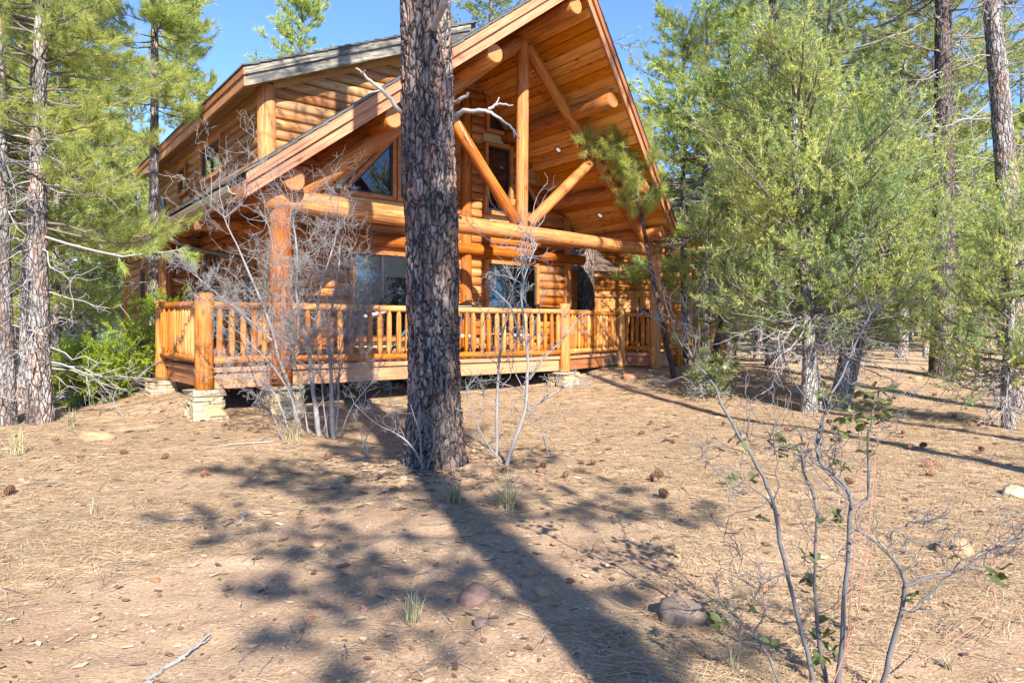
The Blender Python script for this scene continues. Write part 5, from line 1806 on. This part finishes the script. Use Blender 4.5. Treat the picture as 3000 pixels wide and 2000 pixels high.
# --- the leafy young oak in the right foreground
org = ground_at(2440, 2010)
dF = org.y
def fg(pts): return [tuple(at(x, y, dF + dz) - org) for x, y, dz in pts]
oak = empty('young_oak', org)
tag(oak, 'grey stemmed young oak with a few leaves in the right foreground', 'shrub')
stems_f = [
    ([(2390, 2010, 0), (2355, 1840, .02), (2310, 1672, .05), (2284, 1506, .08), (2240, 1391, .1), (2195, 1296, .12), (2145, 1205, .14), (2123, 1138, .15), (2102, 1104, .15), (2077, 1070, .16), (2055, 1028, .16), (2030, 998, .17)], .0125, .0035),
    ([(2425, 2010, .03), (2415, 1927, .03), (2386, 1774, .05), (2374, 1608, .06), (2374, 1442, .08), (2340, 1375, .1), (2325, 1320, .12), (2300, 1285, .14)], .0115, .0032),
    ([(2450, 2010, -.04), (2470, 1863, -.04), (2482, 1710, -.03), (2493, 1493, -.02), (2476, 1436, -.02), (2386, 1385, .02), (2398, 1283, .06), (2424, 1200, .1), (2470, 1120, .14), (2510, 1036, .16), (2548, 964, .18), (2570, 935, .2)], .0135, .003),
    ([(2493, 1487, -.02), (2549, 1455, -.03), (2552, 1264, -.03), (2571, 1200, -.03), (2585, 1150, -.02)], .008, .003),
    ([(2584, 2010, -.06), (2616, 1857, -.08), (2648, 1717, -.1), (2642, 1659, -.1), (2578, 1570, -.1), (2533, 1525, -.1), (2500, 1515, -.1)], .0135, .004),
    ([(2648, 1712, -.1), (2720, 1695, -.12), (2807, 1691, -.14), (2884, 1634, -.16), (2992, 1589, -.2)], .009, .003),
    ([(2650, 1800, -.09), (2699, 1770, -.1), (2776, 1678, -.12), (2839, 1621, -.14), (2992, 1583, -.16)], .006, .0025),
    ([(2608, 1590, -.1), (2640, 1550, -.12), (2690, 1525, -.13), (2720, 1518, -.14)], .006, .0025),
    ([(2640, 1562, -.12), (2700, 1580, -.12), (2750, 1592, -.12)], .005, .0022),
    ([(2310, 1672, .05), (2260, 1690, .04), (2200, 1690, .02), (2140, 1680, 0)], .006, .0022),
    ([(2284, 1506, .08), (2220, 1430, .08), (2130, 1400, .06), (2060, 1345, .04)], .006, .002),
    ([(2476, 1436, -.02), (2400, 1360, 0), (2330, 1310, .04), (2210, 1300, .08)], .006, .002),
    ([(2290, 2010, -.1), (2250, 1930, -.1), (2205, 1855, -.1), (2140, 1810, -.1), (2090, 1790, -.08)], .006, .002),
    ([(2205, 1855, -.1), (2215, 1790, -.1), (2222, 1740, -.1)], .004, .002)]
tips = []
gl = np.random.default_rng(17)
for acc, cur in bare_shrub([(fg(p), a * .8, b2 * .85) for p, a, b2 in stems_f], 97, levels=3, kids=(3, 4), ratio=.55, ang=.8, tip=.0009, upb=.1, first=.2, th=.46):
    link('stem', acc.mesh('stem', M['twigdark'], True), oak); tips.append(cur[:, -1])
# leaves: real cupped blades at the shoots where the photograph shows them
def leaf_mesh(name, seed, mat):
    g = np.random.default_rng(seed)
    k = 7
    V, F = [], []
    for i in range(k):
        t = i / (k - 1)
        w = .34 * math.sin(math.pi * min(.98, t * .92 + .05)) ** .8 * (1 + .12 * (-1) ** i) + .01
        zc = -.18 * t * t + .06 * math.sin(t * 6 + seed)
        V += [(t, -w, zc + .10), (t, 0, zc), (t, w, zc + .10)]
    for i in range(k - 1):
        F += [(3 * i, 3 * i + 1, 3 * i + 4, 3 * i + 3), (3 * i + 1, 3 * i + 2, 3 * i + 5, 3 * i + 4)]
    return mesh_np(name, np.array(V), np.array(F), mat, np.full(len(V), g.uniform(0, .62) if mat is M['oakleaf'] else g.uniform(0, 1)), True)
leaf_me = [leaf_mesh('leaf', j, M['oakleaf']) for j in range(7)]
spots = [(2110, 1075, .15, 9, 60), (2140, 1050, .15, 6, 50), (2045, 1010, .16, 5, 40), (2080, 1110, .15, 5, 45), (2000, 1000, .16, 3, 30), (2290, 1290, .13, 7, 40), (2310, 1320, .12, 5, 32), (2170, 1290, .12, 4, 26),
         (2530, 1215, -.03, 16, 75), (2590, 1200, -.02, 12, 50), (2575, 1155, -.02, 7, 40), (2480, 1195, .0, 6, 45), (2420, 1150, .1, 6, 40), (2500, 980, .16, 4, 35), (2570, 1005, .18, 4, 35), (2475, 1270, .0, 4, 30),
         (2455, 1365, .0, 4, 25), (2440, 1510, .02, 4, 26), (2455, 1540, .02, 3, 20), (2380, 1640, .06, 5, 35), (2370, 1710, .06, 5, 30), (2395, 1830, .05, 5, 28), (2690, 1755, -.1, 4, 25), (2790, 1620, -.12, 3, 22), (2918, 1690, -.16, 4, 24),
         (2130, 1790, -.09, 4, 30), (2075, 1800, -.08, 3, 22), (2200, 1790, -.1, 3, 20), (2140, 1410, .07, 3, 25), (2205, 1405, .08, 2, 15), (2430, 1880, .03, 5, 40), (2400, 1930, .04, 4, 35), (2230, 1520, .08, 2, 15), (2545, 1330, -.03, 3, 18), (2270, 1890, -.1, 3, 25)]
for x, y, dz, n, sp_ in spots:
    for i in range(int(n * 1.6)):
        p = at(x + gl.normal() * sp_ * .45, y + gl.normal() * sp_ * .40, dF + dz + gl.normal() * .04) - org
        s = gl.uniform(.024, .046)
        o = bpy.data.objects.new('leaf', leaf_me[int(gl.integers(0, 7))]); COL.objects.link(o); o.parent = oak
        R = Matrix.Rotation(gl.uniform(0, 6.28), 4, 'Z') @ Matrix.Rotation(gl.uniform(-.9, .5), 4, 'Y') @ Matrix.Rotation(gl.normal() * .5, 4, 'X')
        o.matrix_local = Matrix.Translation(p) @ R @ Matrix.Diagonal((s * 1.25, s * 1.25, s * 1.25, 1))
# thin reddish runners beside the oak
rv = empty('red_runner_stem', ground_at(2425, 2005)); tag(rv, 'thin red wiry stems curving between the oak stems', 'plant')
ro = tuple(rv.location)
M['redstem'] = mat_plain('red_stem', (.42, .16, .12), .6, .15, 8)
for pts in ([(2440, 2000, -.08), (2500, 1850, -.08), (2530, 1700, -.08), (2545, 1550, -.06), (2560, 1400, -.05), (2572, 1280, -.04), (2580, 1200, -.03)],
            [(2480, 1900, -.06), (2495, 1700, -.06), (2508, 1500, -.06), (2530, 1330, -.04)],
            [(2625, 1980, .02), (2760, 1900, .12), (2880, 1820, .2), (2920, 1740, .22), (2900, 1640, .25), (2930, 1530, .3)]):
    traced(pts, dF, .0022, .0012, rv, ro, 'stem', M['redstem'], 5)
# rusty oak sprig at the foot of the pine
sprig = empty('dry_oak_sprig', ground_at(1335, 1332)); tag(sprig, 'sprig of rust red dry leaves at the right foot of the big pine', 'plant')
dry_me = [leaf_mesh('leaf', 20 + j, M['dryleaf']) for j in range(3)]
traced([(1335, 1335, -.2), (1338, 1315, -.22), (1348, 1300, -.25)], sprig.location.y + .2, .004, .002, sprig, tuple(sprig.location), 'stem', M['twigdark'], 5)
for i in range(11):
    p = Vector((gl.normal() * .05 + .03, gl.normal() * .05, .05 + abs(gl.normal()) * .08))
    o = bpy.data.objects.new('leaf', dry_me[i % 3]); COL.objects.link(o); o.parent = sprig
    s = gl.uniform(.05, .08)
    o.matrix_local = Matrix.Translation(p) @ Matrix.Rotation(gl.uniform(0, 6.28), 4, 'Z') @ Matrix.Rotation(gl.uniform(-1, .6), 4, 'Y') @ Matrix.Diagonal((s, s, s, 1))

# ================================================================ rocks, cones, tufts, sticks
def rock_mesh(sx, sy, sz, seed, mat, n=3):
    import bmesh
    bm = bmesh.new()
    bmesh.ops.create_icosphere(bm, subdivisions=n, radius=1)
    V = np.array([tuple(v.co) for v in bm.verts])
    g = np.random.default_rng(seed)
    d = 1 + (fbm(V[:, 0] * 1.1 + seed, V[:, 1] * 1.1, V[:, 2] * 1.1, 3, seed) - .5) * .75
    for k in range(14):                                      # worn flats
        nrm = unit(g.normal(size=3)); lim = g.uniform(.62, .92)
        dt = V @ nrm
        d = np.where(dt * d > lim, lim / np.maximum(dt, .01), d)
    V = V * d[:, None]
    V = V + (fbm(V[:, 0] * 5, V[:, 1] * 5, V[:, 2] * 5, 3, seed + 9)[:, None] - .5) * .17
    V = V * np.array([sx, sy, sz])
    F = [[l.index for l in f.verts] for f in bm.faces]
    bm.free()
    return mesh_np('rock', V, np.array(F), mat, None, True)
def rock(px, py, w, h, mat, label, depth=.8, seed=1):
    p = ground_at(px, py); s = w / FPX * p.y / 2; hh = h / FPX * p.y
    o = link('rock', rock_mesh(s, s * depth, max(.012, hh * .62), seed, mat))
    o.location = (p.x, p.y + s * depth * .6, p.z + hh * .06)
    o.rotation_euler = (0, 0, (seed * 1.7) % 6.28 * .12)
    tag(o, label, 'rock', 'loose rocks on the forest floor')
for a in ((268, 1290, 118, 44, 'rocktan', 'long flat tan rock in front of the left edge pines', .6, 1), (1390, 1768, 124, 66, 'rockpink', 'rounded pink grey rock half in shadow left of the long trunk shadow', .9, 2),
          (1594, 1738, 62, 36, 'rocktan', 'flat pale round rock inside the long trunk shadow', .9, 3), (1408, 1835, 56, 40, 'rockgrey', 'small dark rock below the rounded pink rock', .8, 4),
          (2000, 1830, 185, 92, 'rockgrey', 'large flat grey brown rock crossed by twig shadows', .75, 5), (2812, 1622, 150, 70, 'rocktan', 'big tan rock behind the oak at right', .6, 6),
          (2985, 1452, 90, 40, 'rockpale', 'whitish rock cut off by the right edge', .7, 7), (2243, 1738, 42, 30, 'rockred', 'small red brown rock by the oak stems', .7, 8),
          (1400, 1390, 92, 52, 'rocktan', 'tan rock against the right foot of the big pine', .7, 9), (1372, 1424, 70, 32, 'rocktan', 'flatter tan rock just below the pine foot rock', .7, 10),
          (1176, 1422, 50, 26, 'rocktan', 'low tan rock left of the pine foot', .7, 11), (1300, 1492, 52, 30, 'rockpink', 'pinkish rock in the shadow below the pine foot', .8, 12),
          (1530, 1420, 66, 32, 'rockpink', 'half buried rock under the sapling', .7, 13), (930, 1600, 44, 22, 'rocktan', 'small yellow stone on bare soil left of the shadow', .7, 14),
          (1064, 1788, 30, 24, 'rockpink', 'small reddish stone left of the rounded pink rock', .8, 15), (452, 1702, 34, 18, 'rockred', 'dark red stone on bare soil at lower left', .7, 16), (60, 1410, 26, 16, 'rocktan', 'little yellow stone at far left', .7, 17),
          (1850, 1112, 66, 34, 'rockred', 'brown boulder in front of the deck bend', .8, 18), (592, 1706, 24, 12, 'rockpink', 'flat purple chip of stone on the bare soil', .7, 19), (556, 1810, 26, 12, 'rockpink', 'pale pink chip of stone at lower left', .7, 20),
          (910, 1815, 28, 14, 'rockred', 'reddish chip of stone at lower centre', .7, 21), (1298, 1416, 40, 24, 'rockgrey', 'grey rock in the needle tuft under the pine', .8, 22), (2480, 1170, 60, 34, 'rockgrey', 'grey stone by the juniper trunks', .8, 23),
          (2690, 1110, 40, 20, 'rocktan', 'flat stone in the middle distance on the right', .8, 24), (2350, 1150, 80, 36, 'rockpale', 'pale rounded stone left of the juniper trunks', .8, 25)):
    rock(a[0], a[1], a[2], a[3], M[a[4]], a[5], a[6], a[7])

# pine cones: overlapping scales on a core
def cone_mesh(seed):
    g = np.random.default_rng(seed)
    V, F = [], []
    n = 70
    for i in range(n):
        t = i / n; a = i * 2.39996
        z = .10 * t; R = .036 * math.sin(math.pi * (.12 + .85 * t)) ** .7 + .004
        d = Vector((math.cos(a), math.sin(a), .55 - .9 * t * .3)).normalized()
        s = Vector((-math.sin(a), math.cos(a), 0)) * .011
        b = Vector((0, 0, z)); e = b + d * R
        m = b + d * R * .55
        j = len(V)
        V += [tuple(b), tuple(m + s), tuple(e + s * .6 + Vector((0, 0, .004))), tuple(e - s * .6 + Vector((0, 0, .004))), tuple(m - s), tuple(e + Vector((0, 0, -.006)))]
        F += [(j, j + 1, j + 4), (j + 1, j + 2, j + 3), (j + 1, j + 3, j + 4), (j + 2, j + 5, j + 3), (j + 1, j + 5, j + 2), (j + 4, j + 3, j + 5)]
    T = g.uniform(0, 1, n).repeat(6)
    return mesh_np('pine_cone', np.array(V), np.array(F), M['cone'], T)
cone_me = [cone_mesh(j) for j in range(3)]
for i, (x, y) in enumerate([(169, 1290), (245, 1342), (350, 1331), (469, 1347), (773, 1366), (951, 1352), (13, 1457), (1902, 1247), (1890, 1273), (1962, 1298), (1921, 1416), (1942, 1408), (1698, 1358), (1749, 1362), (1602, 1374), (1650, 1403), (2297, 1256), (2310, 1262),
        (2648, 1271), (2661, 1318), (2693, 1312), (2878, 1327), (2699, 1372), (2728, 1369), (2788, 1222), (2712, 1393), (2501, 1426), (1959, 1463), (2470, 1300), (2360, 1330), (1580, 1385), (2120, 1250), (2440, 1240), (620, 1395), (2745, 1160), (2860, 1250), (1760, 1300)]):
    p = ground_at(x, y)
    o = bpy.data.objects.new('pine_cone', cone_me[i % 3]); COL.objects.link(o)
    o.location = (p.x, p.y, p.z + .032)
    o.rotation_euler = (math.radians(80) + gl.normal() * .25, 0, gl.uniform(0, 6.28)); s = gl.uniform(.7, 1.05); o.scale = (s, s, s)
    left = x < 1200
    tag(o, 'open brown pine cone on the litter left of the big pine' if left else 'open brown pine cone on the litter right of the big pine', 'pine cone', 'pine cones left of the big pine' if left else 'pine cones right of the big pine')

# tufts of dry grass
def tuft(px, py, h, n, spread, label, seed, tint=(.0, .6)):
    p = ground_at(px, py); g = np.random.default_rng(seed)
    H = h / FPX * p.y
    a = g.uniform(0, 6.28, n); lean = g.uniform(.05, spread, n)
    L = H * g.uniform(.5, 1.1, n)
    k = 5; t = np.linspace(0, 1, k)
    dirx = np.stack([np.cos(a), np.sin(a)], -1)
    P = np.zeros((n, k, 3))
    P[..., :2] = dirx[:, None] * (lean[:, None] * t ** 1.6 * L[:, None])[..., None] + g.normal(size=(n, 1, 2)) * H * .10
    P[..., 2] = L[:, None] * (t - .35 * lean[:, None] * t ** 2.2)
    w = .0016 * p.y / 3 + .0008
    side = np.stack([-dirx[:, 1], dirx[:, 0], np.zeros(n)], -1)[:, None] * (w * np.linspace(1, .2, k))[None, :, None]
    V = np.stack([P + side, P - side], 2).reshape(-1, 3)
    b = (np.arange(n) * k * 2)[:, None] + (np.arange(k - 1) * 2)[None]
    Q = np.stack([b, b + 1, b + 3, b + 2], -1).reshape(-1, 4)
    o = link('grass_tuft', mesh_np('grass_tuft', V, Q, M['grass'], np.repeat(g.uniform(*tint, n), k * 2)))
    o.location = p; tag(o, label, 'grass')
tuft(208, 1252, 62, 60, 1.0, 'spiky pale grass tuft in front of the left edge pines', 1, (.5, 1))
tuft(52, 1330, 80, 80, .8, 'wispy pale grass clump at the far left', 2)
tuft(1212, 1815, 100, 60, .9, 'green grey grass tuft left of the rounded pink rock', 3, (.7, 1))
tuft(1490, 1490, 120, 170, 1.3, 'large dry grass tussock below the sapling', 4, (.0, .5))
tuft(1330, 1470, 90, 110, 1.4, 'flattened dry grass in the shadow at the pine foot', 5, (.0, .4))
tuft(278, 1505, 50, 18, .6, 'thin dry grass sprig on the left litter', 6)
tuft(860, 1290, 90, 60, .9, 'dry grass around the foot of the leafless shrub', 7, (.0, .6))
tuft(2780, 1960, 60, 30, 1.1, 'short dry grass at the bottom right', 8)
tuft(2150, 1960, 90, 16, .4, 'few upright straws at the left of the oak', 9)

# fallen sticks
def stick(pts, r0, r1, label, forks=()):
    o_ = ground_at(pts[0][0], pts[0][1])
    e = empty('fallen_stick', o_); tag(e, label, 'stick')
    for j, (pp, a, b2) in enumerate([(pts, r0, r1)] + list(forks)):
        W = []
        for x, y in pp:
            q = ground_at(x, y); W.append((q.x - o_.x, q.y - o_.y, q.z - o_.z + r0 * .9 + .004))
        tt = np.linspace(0, 1, len(W)); tn = np.linspace(0, 1, len(W) * 4)
        P = np.stack([np.interp(tn, tt, np.array(W)[:, i]) for i in range(3)], -1)[None]
        P = P + np.random.default_rng(j + len(pts)).normal(size=P.shape) * r1 * .6
        Vt, Qt = tubes(P, np.linspace(a, b2, P.shape[1])[None], 7)
        solid('branch' if j else 'stem', e, Vt, Qt, M['dead'], None, True)
stick([(430, 2005), (480, 1965), (536, 1933), (575, 1900), (612, 1868)], .011, .005, 'forked grey stick on the bare soil at the bottom', [([(536, 1933), (500, 1950), (455, 1985), (440, 2005)], .007, .003), ([(560, 1912), (610, 1880), (618, 1872)], .004, .002)])
stick([(715, 1512), (705, 1535), (695, 1545)], .012, .008, 'short weathered stick left of centre')
stick([(800, 1295), (720, 1300), (640, 1310)], .010, .005, 'grey stick lying left of the leafless shrub')
stick([(2150, 1092), (2240, 1130), (2330, 1120)], .018, .008, 'grey dead branch under the twin trunk juniper', [([(2240, 1130), (2210, 1170), (2195, 1178)], .009, .004)])
stick([(470, 1520), (520, 1525), (560, 1520)], .006, .003, 'thin twig on the left litter')
stick([(1990, 1360), (2010, 1352), (2030, 1350)], .005, .003, 'thin twig on the litter right of centre')

# --- fallen needles and grit over the near ground
def litter():
    g = np.random.default_rng(3)
    N = 230000
    y = 2.0 * np.exp(g.uniform(0, 1, N) * math.log(17 / 2.0))
    x = g.uniform(-1, 1, N) * (.86 * y + .5)
    keep = g.uniform(size=N) < np.clip(litter_amount(x, y) * 1.15 - .10, .02, 1)
    x, y = x[keep], y[keep]; n = len(x)
    a = g.normal(size=n) * .75 + .1
    a = np.where(g.uniform(size=n) < .3, g.uniform(0, 3.14, n), a)
    L = g.uniform(.07, .17, n) * np.clip(.8 + y * .05, 1, 1.6)
    w = .00092 * np.clip(y / 2.6, 1, 6) * g.uniform(.7, 1.3, n)
    dx, dy = np.cos(a), np.sin(a)
    bend = g.normal(size=n) * .14
    pts = []
    for t in (-.5, 0, .5):
        px = x + dx * L * t - dy * bend * L * (.25 - t * t); py = y + dy * L * t + dx * bend * L * (.25 - t * t)
        pts.append((px, py))
    zo = g.uniform(.002, .016, n)
    z = [surf_z(*p) + zo + .004 * (1 if i == 1 else 0) + g.normal(size=n) * .002 for i, p in enumerate(pts)]
    V = np.zeros((n, 6, 3))
    for i in range(3):
        V[:, 2 * i, 0] = pts[i][0] - dy * w; V[:, 2 * i, 1] = pts[i][1] + dx * w; V[:, 2 * i, 2] = z[i]
        V[:, 2 * i + 1, 0] = pts[i][0] + dy * w; V[:, 2 * i + 1, 1] = pts[i][1] - dx * w; V[:, 2 * i + 1, 2] = z[i] + g.normal(size=n) * .0006
    b = (np.arange(n) * 6)[:, None]
    nr = y < 5.0
    Q = np.concatenate([b[nr] + np.array([[0, 1, 3, 2]]), b[nr] + np.array([[2, 3, 5, 4]]), b[~nr] + np.array([[0, 1, 5, 4]])], 0)
    T = np.clip(g.normal(size=n) * .28 + .5, 0, 1)
    o = link('pine_needle_litter', mesh_np('pine_needle_litter', V.reshape(-1, 3), Q, M['litter'], np.repeat(T, 6)))
    tag(o, 'tan fallen pine needles strewn over the ground', 'pine needles', None, 'stuff')
    # grit and small pebbles
    N = 5000
    y = 2.0 * np.exp(g.uniform(0, 1, N) * math.log(9 / 2.0)); x = g.uniform(-1, 1, N) * (.86 * y + .5)
    s = g.gamma(1.6, .0022, N) + .0015; s = np.clip(s, .0015, .016)
    oc = np.array([[1, 0, 0], [0, 1, 0], [-1, 0, 0], [0, -1, 0], [0, 0, 1], [.7, .7, .5], [-.7, .6, .5], [-.6, -.7, .45], [.7, -.6, .5]])
    fc = np.array([[0, 1, 5], [1, 2, 6], [2, 3, 7], [3, 0, 8], [5, 1, 4], [1, 6, 4], [6, 2, 4], [2, 7, 4], [7, 3, 4], [3, 8, 4], [8, 0, 4], [0, 5, 4]])
    rot = g.uniform(0, 6.28, N)
    P = np.zeros((N, 9, 3)); c, sn = np.cos(rot)[:, None], np.sin(rot)[:, None]
    ox, oy = oc[None, :, 0] * g.uniform(.8, 1.6, (N, 1)), oc[None, :, 1]
    P[..., 0] = x[:, None] + (ox * c - oy * sn) * s[:, None]; P[..., 1] = y[:, None] + (ox * sn + oy * c) * s[:, None]
    P[..., 2] = (surf_z(x, y))[:, None] + oc[None, :, 2] * s[:, None] * .7 - .001
    P += g.normal(size=P.shape) * s[:, None, None] * .12
    T = np.repeat(g.uniform(0, 1, N), 9)
    o = link('gravel', mesh_np('gravel', P.reshape(-1, 3), (np.arange(N) * 9)[:, None, None] + fc[None] if False else ((np.arange(N) * 9)[:, None, None] + fc[None]).reshape(-1, 3), M['grit'], T, False))
    tag(o, 'loose grit and pebbles on the bare soil', 'gravel', None, 'stuff')
def debris():
    g = np.random.default_rng(8)
    # bark flakes and leaf scraps
    N = 3400
    y = 2.0 * np.exp(g.uniform(0, 1, N) * math.log(15 / 2.0)); x = g.uniform(-1, 1, N) * (.86 * y + .5)
    m = g.integers(0, N, 1300)                                # thicker round the foot of the big pine
    x[m] = -.8 + g.normal(size=len(m)) * .55; y[m] = 6.65 + g.normal(size=len(m)) * .5
    s = g.uniform(.006, .022, N) * np.clip(y / 4, .8, 2)
    a = g.uniform(0, 6.28, N); el = g.uniform(1, 2.4, N)
    c, sn = np.cos(a), np.sin(a)
    q = np.array([[-1, -.6], [.2, -1], [1, -.3], [.7, .8], [-.5, 1], [-1, .3]])
    V = np.zeros((N, 6, 3)); jit = g.uniform(.6, 1.2, (N, 6))
    ux, uy = q[None, :, 0] * jit * (s * el)[:, None], q[None, :, 1] * jit * s[:, None]
    V[..., 0] = x[:, None] + ux * c[:, None] - uy * sn[:, None]; V[..., 1] = y[:, None] + ux * sn[:, None] + uy * c[:, None]
    V[..., 2] = surf_z(x, y)[:, None] + .006 + g.uniform(0, .9, (N, 6)) * s[:, None] * .7
    b = (np.arange(N) * 6)[:, None]
    F = np.concatenate([b + np.array([[0, 1, 2, 3]]), b + np.array([[0, 3, 4, 5]])])
    o = link('bark_litter', mesh_np('bark_litter', V.reshape(-1, 3), F, M['flake'], np.repeat(g.uniform(0, 1, N), 6)))
    tag(o, 'bark flakes and leaf scraps scattered over the ground', 'bark litter', None, 'stuff')
    # fine twigs
    N = 600
    y = 2.1 * np.exp(g.uniform(0, 1, N) * math.log(13 / 2.1)); x = g.uniform(-1, 1, N) * (.86 * y + .5)
    a = g.uniform(0, 6.28, N); L = g.uniform(.05, .26, N)
    P = np.zeros((N, 6, 3)); t = np.linspace(-.5, .5, 6)
    k = g.normal(size=N) * .25
    P[..., 0] = x[:, None] + np.cos(a)[:, None] * t * L[:, None] - np.sin(a)[:, None] * (k * L)[:, None] * t ** 2 + g.normal(size=(N, 6)) * .003
    P[..., 1] = y[:, None] + np.sin(a)[:, None] * t * L[:, None] + np.cos(a)[:, None] * (k * L)[:, None] * t ** 2 + g.normal(size=(N, 6)) * .003
    P[..., 2] = surf_z(P[..., 0], P[..., 1]) + .010 + g.uniform(0, .012, (N, 1))
    V, Q = tubes(P, (g.uniform(.0013, .0035, N) * np.clip(y / 5, .8, 1.8))[:, None] * np.linspace(1, .6, 6)[None], 5)
    o = link('twig_litter', mesh_np('twig_litter', V, Q, M['twigdark'], None, True))
    tag(o, 'thin dry twigs strewn over the ground', 'twigs', None, 'stuff')
M['flake'] = mat_leaf('bark_flake', [(.09, .055, .04), (.20, .12, .08), (.33, .21, .13), (.46, .36, .25)], (.3, .2, .1), .05, .85)
debris()
M['grit'] = mat_leaf('grit', [(.18, .10, .065), (.28, .17, .105), (.32, .23, .17), (.40, .34, .28)], (.3, .2, .1), .0, .9)
litter()
